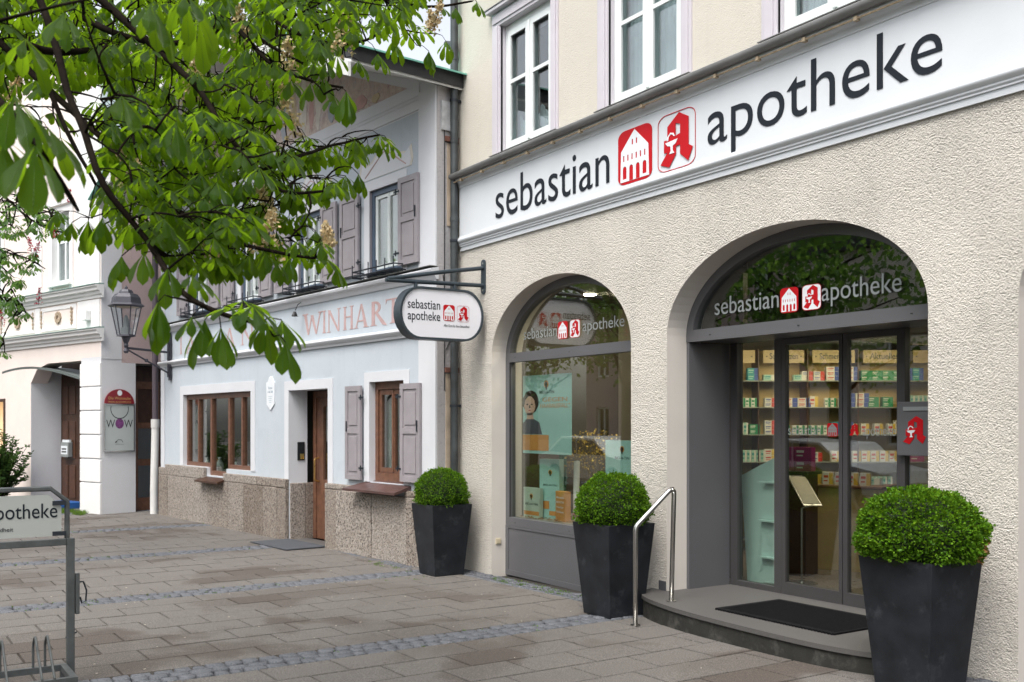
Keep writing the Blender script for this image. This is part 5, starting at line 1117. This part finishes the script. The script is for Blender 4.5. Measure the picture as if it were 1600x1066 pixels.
# ================================================================ CHESTNUT TREE
def leaf_into(mb, hub, out, size, droop, r, n=None):
    """one palmate leaf: 5-7 drooping obovate leaflets round the hub; 'out' is the pointing direction in plan"""
    n = n or r.choice((6,7,7,7)); out = Vector((out.x, out.y, 0)).normalized() if Vector((out.x, out.y, 0)).length > .01 else Vector((1,0,0))
    spread = R_(r.uniform(115,140)); tilt = Vector((0,0,1))
    for i in range(n):
        a = -spread + 2*spread*i/(n-1); h = Matrix.Rotation(a, 3, 'Z') @ out
        w_ = 1 - .42*abs(i-(n-1)/2)/((n-1)/2); L = size*w_*r.uniform(.92,1.06); W_ = L*.155*r.uniform(.9,1.1)
        dr = droop + r.uniform(-.15,.15) - .12*abs(i-(n-1)/2)/((n-1)/2)
        side = Vector((0,0,1)).cross(h).normalized(); side = (side + Vector((0,0,r.uniform(-.3,.3)))).normalized()
        pts = []; p = Vector(hub); NS = 8
        prof = (.05,.12,.25,.44,.68,.90,1.0,.84,.0)
        for s in range(NS+1):
            t_ = s/NS; ang = dr + .55*t_*t_ - .1; dirv = (h*math.cos(ang) - Vector((0,0,1))*math.sin(ang)).normalized()
            nrm = side.cross(dirv).normalized()
            if nrm.z < 0: nrm = -nrm
            w2 = W_*prof[s]; fold = .22*w2
            pts.append((p - side*w2 + nrm*fold, p.copy(), p + side*w2 + nrm*fold)); p = p + dirv*L/NS
        base = len(mb.v)
        for s, tri in enumerate(pts):
            mb.v += [tuple(q) for q in tri]
        for s in range(NS):
            for k in range(2):
                f = [base+s*3+k, base+s*3+k+1, base+(s+1)*3+k+1, base+(s+1)*3+k]; mb.f.append(f); mb.m.append(0)
                u0, u1 = (-1,0) if k == 0 else (0,1); v0, v1 = s/NS, (s+1)/NS
                mb.uv += [(u0,v0),(u1,v0),(u1,v1),(u0,v1)]
def in_poly(x, y, P):
    c = False; j = len(P)-1
    for i in range(len(P)):
        if (P[i][1] > y) != (P[j][1] > y) and x < (P[j][0]-P[i][0])*(y-P[i][1])/(P[j][1]-P[i][1])+P[i][0]: c = not c
        j = i
    return c
def scatter(P, n, d0, d1, r, s0=.13, s1=.19, droop=(.55,1.0)):
    xs = [p[0] for p in P]; ys = [p[1] for p in P]; out = []
    while len(out) < n:
        x, y = r.uniform(min(xs), max(xs)), r.uniform(min(ys), max(ys))
        if in_poly(x, y, P): out.append((x, y, r.uniform(d0, d1), r.uniform(s0, s1), r.uniform(*droop)))
    return out
def grow(tree, mains, leaves, r, leafm, barkm, twig_r=.0024, pet=.09):
    bk = MB(); nodes = []
    for pts, ra, rb in mains:
        P = [Vector(p) for p in pts]
        # smooth and wobble
        Q = [P[0]]
        for a, b in zip(P[:-1], P[1:]):
            k = max(2, int((b-a).length/.10))
            for i in range(1, k+1): Q.append(a.lerp(b, i/k) + Vector([r.gauss(0,.006) for _ in range(3)]))
        for _ in range(2): Q = [Q[0]] + [(Q[i-1]+Q[i]*2+Q[i+1])/4 for i in range(1, len(Q)-1)] + [Q[-1]]
        bk.tube(Q, [ra+(rb-ra)*i/(len(Q)-1) for i in range(len(Q))], 7); nodes += Q
    lv = MB(); lv.uv = []
    L = [(pt(x, y, d_), s, dr) if len(tree_arg) and not isinstance(x, Vector) else None for x, y, d_, s, dr in leaves] if False else [(pt(x, y, d_), s, dr) for x, y, d_, s, dr in leaves]
    todo = sorted(L, key=lambda q: min((q[0]-n_).length for n_ in nodes[::3]))
    for hub, s, dr in todo:
        nb = min(nodes, key=lambda n_: (n_-hub).length + max(0, hub.z+.02-n_.z)*.6); v = hub - nb; out = Vector((v.x, v.y, 0))
        if out.length < .02: out = Vector((r.uniform(-1,1), r.uniform(-1,1), 0))
        if v.length > pet*1.4:   # a new twig, then the petiole
            e = hub - out.normalized()*pet*.7 + Vector((0,0,.02)); m1 = nb.lerp(e, .5) + Vector((r.gauss(0,.02), r.gauss(0,.02), .04*v.length + r.gauss(0,.01)))
            n_ = max(3, int(v.length/.08)); Q = [nb.lerp(m1, t_).lerp(m1.lerp(e, t_), t_) for t_ in [i/n_ for i in range(n_+1)]]
            bk.tube(Q, [twig_r*(1.9-.9*i/n_) for i in range(n_+1)], 5); nodes += Q[1:]; nb = e
        bk.tube([nb, nb.lerp(hub,.5)+Vector((0,0,.012)), hub], [.0022,.0016,.0018], 4)
        leaf_into(lv, hub, out + Vector((r.gauss(0,.25), r.gauss(0,.25), 0))*max(.05,out.length), s, dr, r)
    lv.build('foliage', leafm, tree, smooth=True); bk.build('branches', barkm, tree, smooth=True); return nodes
def panicle(tree, tip, length, m, r, dens=60, w_=.045, up=True):
    mb = MB(); ax = Vector((r.gauss(0,.25), r.gauss(0,.25), 1 if up else -1)).normalized(); base = Vector(tip)
    mb.tube([base, base+ax*length], [.004,.0015], 5, 1)
    for i in range(dens):
        t_ = r.random()**.8; rr = w_*(1.1-t_)*r.uniform(.5,1.1); a = r.uniform(0,6.28); s1 = ax.orthogonal().normalized(); s2 = ax.cross(s1)
        c_ = base + ax*length*t_ + (s1*math.cos(a)+s2*math.sin(a))*rr
        for k in range(4):
            n_ = Vector([r.gauss(0,1) for _ in range(3)]).normalized(); u_ = n_.orthogonal().normalized()*r.uniform(.006,.010); v_ = n_.cross(u_).normalized()*r.uniform(.005,.008)
            c2 = c_ + Vector([r.gauss(0,.006) for _ in range(3)]); mb.add([c2-u_-v_*.4, c2+v_*-1, c2+u_, c2+v_], [(0,1,2,3)])
    mb.build('blossom_panicle', [m, M['bark']], tree)
r = random.Random(77)
TR = thing('chestnut_tree', 'horse chestnut with drooping palmate leaves and cream blossom hanging in from the upper left', 'tree')
def PP(L): return [pt(*q) for q in L]
tb = CC + CF*3.3 + CR*(-3.9); tb.z = 0
t1 = tb + Vector((0,0,2.6)); t2 = tb + Vector((.15,.1,4.2)); t3 = tb + Vector((.1,.3,6.4))
mb = MB(); mb.tube([tb+Vector((0,0,-.1)), tb+Vector((.02,0,.25)), tb+Vector((0,.03,1.4)), t1, t2, t3], [.30,.21,.18,.165,.12,.05], 14); mb.build('trunk', M['bark'], TR, smooth=True)
mains = [
 ([t1, pt(-200,-330,3.6)] + PP([(-40,-200,3.6),(68,0,3.4),(85,60,3.3),(100,120,3.2),(112,165,3.1),(128,205,3.0),(150,265,2.95),(172,305,2.95),(205,345,3.0),(232,382,3.0),(256,402,3.0)]), .022, .008),
 ([t2, pt(-150,-300,4.6)] + PP([(0,-70,4.6),(111,18,4.4),(150,40,4.3),(175,50,4.2),(215,60,4.1),(265,75,4.0),(330,60,4.0)]), .034, .010),
 ([t2] + PP([(-100,-200,4.2),(80,-60,4.1),(160,0,4.0),(205,40,3.9),(235,70,3.85),(270,95,3.8),(300,125,3.7),(325,165,3.6),(350,205,3.5),(400,265,3.5),(425,293,3.5),(463,303,3.5),(501,295,3.6)]), .030, .005),
 ([t1] + PP([(-200,-60,3.9),(0,60,3.8),(60,130,3.7),(120,180,3.6),(180,230,3.5),(233,300,3.4),(299,348,3.3),(355,374,3.3),(400,386,3.3),(438,399,3.35),(494,402,3.4)]), .024, .005),
 ([t2] + PP([(0,-350,5.4),(200,-180,5.3),(340,-60,5.2),(400,8,5.0),(415,23,5.0),(450,45,4.9),(496,68,4.8),(552,73,4.8),(592,56,4.8)]), .034, .006),
 (PP([(330,-30,5.2),(370,30,5.0),(400,60,4.6),(450,88,4.5),(476,96,4.5)]), .014, .006),
 (PP([(345,20,4.6),(400,76,4.2),(415,94,4.1),(438,109,4.1),(486,129,4.0),(535,140,3.9)]), .014, .005),
 (PP([(400,-60,5.6),(520,-30,5.6),(603,3,5.5),(673,13,5.5),(704,5,5.5),(740,2,5.5)]), .014, .005),
 (PP([(234,382,3.0),(262,425,2.9),(285,455,2.8),(332,484,2.75),(352,497,2.75),(402,502,2.8),(440,515,2.9)]), .010, .005),
 (PP([(400,265,3.5),(450,250,3.8),(500,235,4.2),(550,220,4.6),(590,212,4.6)]), .009, .005),
 (PP([(38,70,3.4),(90,90,3.6),(150,75,3.8),(190,72,3.9)]), .016, .008),
 (PP([(60,90,3.3),(85,160,3.3),(130,255,3.3),(150,290,3.3)]), .010, .005),
 (PP([(-60,120,2.2),(0,160,2.1),(40,200,2.05),(100,290,2.2),(125,330,2.5)]), .014, .004),
 ([t2] + PP([(-300,-420,4),(-100,-420,5),(100,-300,6),(350,-200,6.8),(520,-120,7)]), .05, .012),
 ([t3, t3+Vector((-.8,.9,.6)), t3+Vector((-1.8,1.4,.9))], .04, .012), ([t3, t3+Vector((.9,1.2,.4)), t3+Vector((1.7,2.4,.3))], .04, .012), ([t2, t2+Vector((.9,-.8,.8)), t2+Vector((1.8,-1.4,1.0))], .04, .012), ([t1, t1+Vector((-1.0,-.6,.6)), t1+Vector((-1.9,-1.1,.9))], .04, .012)]
lv = []
lv += scatter([(-60,-60),(700,-60),(640,20),(560,60),(520,95),(450,130),(420,190),(380,210),(330,190),(270,160),(150,120),(60,140),(-60,150)], 1150, 3.6, 7.4, r, .11, .16)
lv += scatter([(150,150),(330,170),(430,210),(470,245),(420,290),(340,300),(250,290),(180,260),(140,200)], 270, 3.1, 5.0, r, .10, .145)
lv += scatter([(150,255),(300,280),(400,330),(420,400),(330,420),(260,400),(190,350),(150,300)], 160, 2.9, 4.0, r, .10, .135)
lv += scatter([(400,350),(520,360),(500,400),(410,400)], 20, 3.2, 3.8, r, .10, .13); lv += scatter([(480,210),(600,212),(590,240),(440,262),(430,240)], 24, 4.2, 4.8, r, .11, .14)
lv += scatter([(430,280),(540,270),(560,285),(470,310)], 20, 3.5, 4.0, r, .10, .13); lv += scatter([(320,300),(440,320),(500,335),(420,345),(330,330)], 26, 3.4, 4.0, r, .10, .14)
lv += scatter([(-40,150),(110,180),(120,240),(-40,260)], 12, 3.2, 4.6, r, .13, .17)
for q in [(712,12,5.5,.15,1.05),(745,3,5.5,.14,.9),(690,10,5.5,.13,.9),(615,62,4.9,.17,1.1),(640,50,5.0,.13,.6),(670,80,5.0,.17,1.15),(697,65,5.2,.15,1.0),(590,84,4.8,.15,1.0),(655,42,5.0,.14,.5),
          (541,143,3.6,.19,1.2),(505,118,3.8,.16,1.1),(522,150,3.7,.15,.9),(485,130,3.9,.15,1.0),(560,95,4.5,.14,.9),
          (590,218,4.6,.15,1.1),(575,225,4.6,.12,.9),(608,222,4.6,.12,.8),(550,222,4.6,.13,1.0),(530,238,4.5,.12,1.0),(560,272,4.0,.14,1.1),(540,275,4.0,.13,.9),(500,282,3.8,.14,1.1),(450,300,3.6,.15,1.1),
          (525,418,3.4,.12,1.1),(505,400,3.4,.11,.7),(452,405,3.35,.13,1.15),(432,408,3.3,.12,1.0),(470,392,3.4,.12,.6),(415,395,3.3,.14,1.1),(380,400,3.2,.13,1.1),(350,398,3.2,.14,1.1),
          (247,472,2.5,.17,1.25),(262,420,2.8,.16,1.1),(225,395,2.9,.15,1.1),(300,430,2.8,.14,.8),(320,500,2.7,.18,1.15),(345,512,2.65,.16,1.15),(360,480,2.7,.15,.5),(395,478,2.7,.15,.6),(415,500,2.75,.17,1.0),(446,535,2.7,.16,1.1),(440,500,2.8,.15,.8),(380,470,2.8,.14,.5),(300,495,2.7,.12,.8),
          (135,368,4.0,.11,1.1),(112,348,3.6,.12,1.0),(90,330,3.6,.12,.9),(138,345,3.3,.15,1.1),(160,340,3.0,.16,1.1),(190,400,3.0,.16,1.1),
          (22,150,2.0,.20,1.0),(55,228,1.9,.20,1.05),(5,215,2.0,.2,.9),(75,200,2.1,.19,.9),(40,60,2.3,.18,.8),(235,5,2.3,.19,1.0),(290,-10,2.4,.18,.9),(190,150,2.7,.17,.9),(275,190,2.7,.17,1.1),(310,30,2.6,.17,1.0),(100,20,2.6,.17,.9)]: lv.append(q)
lv += scatter([(-900,-800),(700,-500),(640,-60),(-60,-60),(-300,100),(-900,200)], 230, 2.6, 7.5, r, .14, .2)
lv = [(a_, b_, c_, d_*(.80 if 0 < a_ else .95), e_+.1) for a_, b_, c_, d_, e_ in lv]
grow(TR, mains, lv, r, M['leaf'], M['bark'])
for (x, y, d_, L, w_) in [(307,160,3.9,.20,.05),(215,300,3.4,.20,.055),(535,85,4.5,.20,.06),(462,215,3.9,.20,.05),(445,130,4.2,.18,.05),(678,45,5.4,.16,.03),(320,400,3.3,.16,.04),(415,400,3.4,.17,.05),(425,350,3.6,.15,.035),(515,385,3.5,.08,.02),(375,70,4.4,.18,.05),(8,175,4.4,.18,.05),(672,52,5.4,.12,.03)]:
    panicle(TR, pt(x, y, d_), L, M['blossom'], r, 70, w_)
# ---- red flowering chestnut farther down the street
RT = thing('red_chestnut_tree', 'sparse chestnut with crimson blossoms at the left edge in front of the blush building', 'tree')
tb2 = CC + CF*13 + CR*(-9.2); tb2.z = -.06
mb = MB(); mb.tube([tb2, tb2+Vector((0,0,2)), tb2+Vector((.1,.1,4.2)), tb2+Vector((.2,.2,7))], [.2,.16,.12,.04], 10); mb.build('trunk', M['bark'], RT, smooth=True)
m2 = [([tb2+Vector((0,0,3.2))] + PP([(-150,240,13),(0,300,12.5),(30,330,12.3),(60,352,12.2),(100,365,12)]), .05, .008), ([tb2+Vector((0,0,2.6))] + PP([(-120,330,13),(0,392,12.4),(40,402,12.2),(70,420,12)]), .04, .006),
      ([tb2+Vector((0,0,2.2))] + PP([(-100,420,13),(0,462,12.4),(25,470,12.2),(40,490,12)]), .04, .006), ([tb2+Vector((0,0,4.2))] + PP([(-100,60,13),(50,100,13),(140,130,13),(180,140,13)]), .05, .008)]
l2 = scatter([(-30,270),(40,290),(60,340),(30,380),(-30,380)], 60, 11.5, 13.5, r, .11, .15) + scatter([(50,310),(100,330),(105,370),(60,372)], 36, 11.5, 13, r, .10, .14) + scatter([(-20,380),(55,392),(60,425),(20,450),(-20,420)], 50, 11.5, 13, r, .11, .14) + scatter([(-20,448),(30,455),(48,500),(30,508),(-10,465)], 36, 11.5, 12.6, r, .10, .13) + scatter([(-200,-100),(200,40),(190,160),(40,150),(-200,250)], 90, 11.5, 15, r, .11, .15) + scatter([(-30,520),(5,520),(15,555),(-10,570)], 6, 11.5, 12.4, r, .11, .14)
grow(RT, m2, l2, r, M['leaf2'], M['bark'], .006, .12)
for (x, y, d_) in [(88,372,12),(55,402,12),(50,395,12),(60,476,12),(4,508,12),(2,300,12.5),(138,140,13),(132,136,13),(110,318,12.6)]: panicle(RT, pt(x, y, d_), .20, M['blossom_red'], r, 40, .045)
# ================================================================ SHRUB, WEEDS
sb = thing('green_shrub', 'loose upright green shrub at the left edge before the blush building', 'shrub', PKW(-2.75,-.75,-.06))
mb = MB(); lf2 = MB(); lf2.uv = []; r = random.Random(4)
for i in range(95):
    a = r.uniform(0,6.28); rr = r.uniform(.05,.66); h_ = r.uniform(.7,1.75)*(1-.35*rr); tip = Vector((rr*math.cos(a), rr*math.sin(a), h_)); P = [Vector((0,0,0)).lerp(tip, t_) + Vector((0,0,.15*math.sin(math.pi*t_))) for t_ in (0,.3,.6,.85,1)]; mb.tube(P, [.010,.008,.006,.004,.002], 4)
    for k in range(60):
        t_ = r.uniform(.25,1); c2 = Vector((0,0,0)).lerp(tip, t_) + Vector((0,0,.15*math.sin(math.pi*t_))); dv = Vector([r.gauss(0,1) for _ in range(3)]); dv.z = abs(dv.z)*.5; dv.normalize(); sd = dv.orthogonal().normalized()*.019; L = r.uniform(.06,.095)
        n0 = len(lf2.v); lf2.v += [tuple(c2), tuple(c2+dv*L*.5+sd), tuple(c2+dv*L), tuple(c2+dv*L*.5-sd)]; lf2.f.append([n0,n0+1,n0+2,n0+3]); lf2.m.append(0); lf2.uv += [(0,0),(1,0),(1,1),(0,1)]
mb.build('stem', M['bark'], sb); lf2.build('foliage', M['shrub'], sb)
wd = MB(); r = random.Random(8)
def tuft(x, y, z, n, h_, s_):
    for _ in range(n):
        a = r.uniform(0,6.28); p = Vector((x+r.gauss(0,s_), y+r.gauss(0,s_*.6), z)); L = h_*r.uniform(.5,1.3); b = p + Vector((math.cos(a)*L*.5, math.sin(a)*L*.5, L)); sd = Vector((-math.sin(a), math.cos(a), 0))*.003
        wd.add([p-sd, p+sd, p.lerp(b,.6)+sd*.8+Vector((0,0,L*.15)), b], [(0,1,2,3)])
for i in range(46): x = r.uniform(-9.5,-7.3); tuft(x, r.uniform(-.24,-.03), gz(x)-.005, 16, .022, .03)
for i in range(16): x = r.uniform(-11.3,-10.5); tuft(x, r.uniform(-.36,-.28), gz(x)-.005, 22, .03, .04)
for i in range(14): x = r.uniform(-11.6,-10.9); tuft(x, r.uniform(-.75,-.6), -.065, 14, .02, .03)
for i in range(40): x = r.uniform(-22.6,-20.6); p = PKW(x+20.5, r.uniform(-.45,-.05), -.06); tuft(p.x, p.y, -.065, 34, .07, .06)
for (a, b) in STR[1:4]:
    for i in range(34): x = r.uniform(a,b); tuft(x, r.uniform(-5.6,-2.5) if i % 3 else r.uniform(-5.6,-.6), gz(x)-.004, 12, .016, .02)
for i in range(8): x = r.uniform(-7.1,-6.74); tuft(x, r.uniform(-.8,-4), gz(x)-.004, 10, .014, .02)
for i in range(10): x = r.uniform(-10.4,-9.9); tuft(x, r.uniform(-1.2,-.7), gz(x)-.004, 8, .014, .03)
tag(wd.build('weeds', M['weed']), 'small grass tufts and weeds growing in the paving joints and at the wall foot', 'weeds', kind='stuff')
# fallen petals and specks on the paving
pe = MB()
for i in range(170):
    x, y = r.uniform(-14,-3.2), r.uniform(-5.5,-.4)
    if in_strip(x): continue
    a = r.uniform(0,3); s_ = r.uniform(.003,.008); pe.box(-s_, s_, -s_*.6, s_*.6, 0, .002, r.choice((0,0,1)), Matrix.Translation((x,y,gz(x)+.003)) @ Matrix.Rotation(a,4,'Z'))
tag(pe.build('fallen_petals', [pmat('pale petals', (.55,.5,.42), .8), pmat('dark specks', (.05,.03,.02), .9)]), 'fallen blossom petals and specks scattered over the paving slabs', 'petals', kind='stuff')
# ================================================================ ACROSS THE STREET (seen only as reflections)
def far_house(name_label, x0, x1, y, h_, m, n, fl):
    t_ = thing('town_house', name_label, 'building', (x0, y, -.1)); w_ = x1-x0
    holes = [rect(w_*(i+.5)/n-.5, w_*(i+.5)/n+.5, 1.0+3.1*k, 2.6+3.1*k) for i in range(n) for k in range(fl)]
    mb = MB(); mb.wall(rect(0,w_,0,h_), holes, -.3, 0, 'y'); mb.build('wall', m, t_)
    mb = MB(); mb.box(0,w_,-8,-.35,0,h_); mb.build('rear_wall', M['dark'], t_); mb = MB(); mb.wall([(-.3,h_),(w_+.3,h_),(w_+.3,h_+.2),(w_/2,h_+3),(-.3,h_+.2)], [], -8, .4, 'y'); mb.build('roof', M['darkroof'], t_)
    f = MB()
    for H_ in holes: (a, z0), (b, _), (_, z1), _2 = H_; f.wall(H_, [rect(a+.08,(a+b)/2-.04,z0+.08,z1-.08), rect((a+b)/2+.04,b-.08,z0+.08,z1-.08)], -.2,-.12,'y')
    f.build('window_frames', M['white'], t_)
far_house('rose town house across the street', -40, -27, -24, 9.5, M['pinkrough'], 5, 3); far_house('cream town house across the street', -26.8, -16, -24, 8.2, M['cream_pink'], 4, 2)
far_house('yellow town house across the street', -15.8, -4, -24, 9.0, pmat('yellow render', (.55,.42,.22), .9), 4, 3); far_house('grey town house across the street', -3.8, 9, -24, 8.5, M['pgrey'], 5, 2)
def street_tree(x, y, h_, R0, seed, lab):
    r = random.Random(seed); t_ = thing('street_tree', lab, 'tree', (x, y, -.1)); mb = MB(); mb.tube([(0,0,0),(.05,0,h_*.3),(0,.1,h_*.75)], [.2,.15,.06], 8)
    for k in range(9): a = k*.7*2; z = h_*(.3+.05*k); mb.tube([(0,0,z),(R0*.45*math.cos(a),R0*.45*math.sin(a),z+.9),(R0*.8*math.cos(a),R0*.8*math.sin(a),z+1.3)], [.07,.04,.015], 5)
    mb.build('trunk', M['bark'], t_); lf = MB(); lf.uv = []
    for k in range(70):
        dv = Vector([r.gauss(0,1) for _ in range(3)]).normalized()*R0*r.uniform(.45,1); c_ = Vector((dv.x, dv.y, h_*.68+dv.z*.8))
        for j in range(60):
            p = c_ + Vector([r.gauss(0,.34) for _ in range(3)]); n_ = Vector([r.gauss(0,1) for _ in range(3)]).normalized(); u_ = n_.orthogonal().normalized()*.11; v_ = n_.cross(u_).normalized()*.06
            n0 = len(lf.v); lf.v += [tuple(p-u_), tuple(p-v_), tuple(p+u_), tuple(p+v_)]; lf.f.append([n0,n0+1,n0+2,n0+3]); lf.m.append(0); lf.uv += [(0,0)]*4
    lf.build('crown', M['leaf2'], t_)
street_tree(-19, -15.8, 8.0, 3.0, 1, 'round leafy tree on the far kerb, farthest down the street'); street_tree(-25.5, -15.8, 8.2, 3.1, 5, 'round leafy tree on the far kerb in front of the rose town house'); street_tree(-33, -16, 8.0, 3.2, 6, 'round leafy tree on the far kerb, last before the corner'); street_tree(-12.5, -16.2, 8.5, 3.2, 2, 'round leafy tree on the far kerb near the parked car'); street_tree(-5.5, -16, 7.5, 2.9, 3, 'round leafy tree on the far kerb beside the grey town house')
def car(x, y, rz, paint, lab):
    t_ = thing('parked_car', lab, 'car', (x, y, -.06), rz, 'cars parked across the street')
    side = [(-2.1,.30),(2.05,.30),(2.12,.55),(2.05,.78),(1.15,.92),(.55,1.36),(-.95,1.42),(-1.7,.98),(-2.1,.90),(-2.15,.6)]
    def arc_(cx): return [(cx+.36*math.cos(R_(a)), .32+.36*math.sin(R_(a))) for a in range(180,-1,-20)]
    P = [(-2.1,.30)] + arc_(-1.3) + arc_(1.3) + side[1:]
    mb = MB(); mb.wall(P, [], -.86, .86, 'y'); mb.build('body', paint, t_, bevel=.05)
    mb = MB(); mb.wall([(1.05,.95),(.5,1.31),(-.2,1.34),(-.2,.95)], [], -.875, .875, 'y'); mb.wall([(-.26,.95),(-.26,1.34),(-.9,1.36),(-1.5,1.0)], [], -.875, .875, 'y'); mb.build('side_window', M['black'], t_)
    for cx in (-1.3, 1.3):
        for s in (-1, 1):
            mb = MB(); mb.tube([(cx,s*.70,.32),(cx,s*.87,.32)], .32, 20); wh = mb.build('wheel', M['rubber'], t_); mb = MB(); mb.tube([(cx,s*.871,.32),(cx,s*.885,.32)], .20, 14); mb.build('rim', M['steel'], wh)
    for s in (-1, 1): mb = MB(); mb.box(2.02,2.10,s*.7-.14,s*.7+.14,.62,.76); mb.build('headlight', M['frost'], t_, bevel=.02); mb = MB(); mb.box(-2.14,-2.08,s*.7-.12,s*.7+.12,.68,.84); mb.build('tail_light', M['red'], t_, bevel=.02)
pw = pmat('silver car paint', (.5,.52,.55), .3, .2, var=.02)
car(-14.6, -10.2, 3, pw, 'silver hatchback parked across the street opposite the sliding door'); car(-8.6, -10.3, 181, pmat('dark blue car paint', (.02,.04,.12), .25, .3, var=.02), 'dark blue hatchback parked across the street'); car(-21, -10.2, 2, pmat('white car paint', (.6,.6,.6), .3, 0, var=.02), 'white hatchback parked across the street, farthest away')
# ================================================================ one object for each separate piece of these parts
SPLIT = {'stone_plinth','jamb_panel','entrance_frame','corner_pilaster','pale_flashing_strip','rusty_ledge','downlight','rivet','screw','quoin','pilaster','relief_rosette','door_panel','hinge','cane','clamp','wheel_hoop','base_rail','sill_flashing','window_surround','bay_jamb','shop_ceiling','rear_wall','side_soffit','oak_shop_front','cable','recess_jamb','post','bracket','balcony_cornice','upper_pipe','gable_band','flower_box_rail','light_strip','inner_wall','inner_floor','painted_figure','plaque_rule','pane','window_sill','band','tail_light','notice_print','hook','side_window','stem_guard','newspaper','blade','front_wall','uprights','upright'}
def split_part(o):
    me = o.data; n = len(me.vertices); par = list(range(n))
    def find(a):
        while par[a] != a: par[a] = par[par[a]]; a = par[a]
        return a
    for p in me.polygons:
        a = find(p.vertices[0])
        for v in p.vertices[1:]: par[find(v)] = a
    isl = {}
    for i in range(n): isl.setdefault(find(i), []).append(i)
    bb = []
    for ids in isl.values():
        cs = [me.vertices[i].co for i in ids]; bb.append([[min(c[k] for c in cs) - .006 for k in range(3)], [max(c[k] for c in cs) + .006 for k in range(3)], ids])
    ch = True
    while ch:
        ch = False
        for i in range(len(bb)):
            for j in range(i+1, len(bb)):
                if all(bb[i][0][k] <= bb[j][1][k] and bb[j][0][k] <= bb[i][1][k] for k in range(3)):
                    bb[i] = [[min(bb[i][0][k], bb[j][0][k]) for k in range(3)], [max(bb[i][1][k], bb[j][1][k]) for k in range(3)], bb[i][2] + bb[j][2]]; bb.pop(j); ch = True; break
            if ch: break
    if len(bb) < 2 or len(bb) > 100: return
    kids = KIDS(o)
    for q, (_, _, ids) in enumerate(bb):
        ix = {v: k for k, v in enumerate(ids)}; m2 = bpy.data.meshes.new(me.name)
        pf = [p for p in me.polygons if p.vertices[0] in ix]
        m2.from_pydata([me.vertices[i].co[:] for i in ids], [], [[ix[v] for v in p.vertices] for p in pf])
        for mt_ in me.materials: m2.materials.append(mt_)
        for p, p0_ in zip(m2.polygons, pf): p.material_index = p0_.material_index; p.use_smooth = p0_.use_smooth
        if q == 0: first = m2
        else:
            c = o.copy(); c.data = m2; col.objects.link(c)
    o.data = first
for o in list(col.objects):
    if o.type == 'MESH' and o.parent and o.name.split('.')[0] in SPLIT and o.data.users == 1: split_part(o)
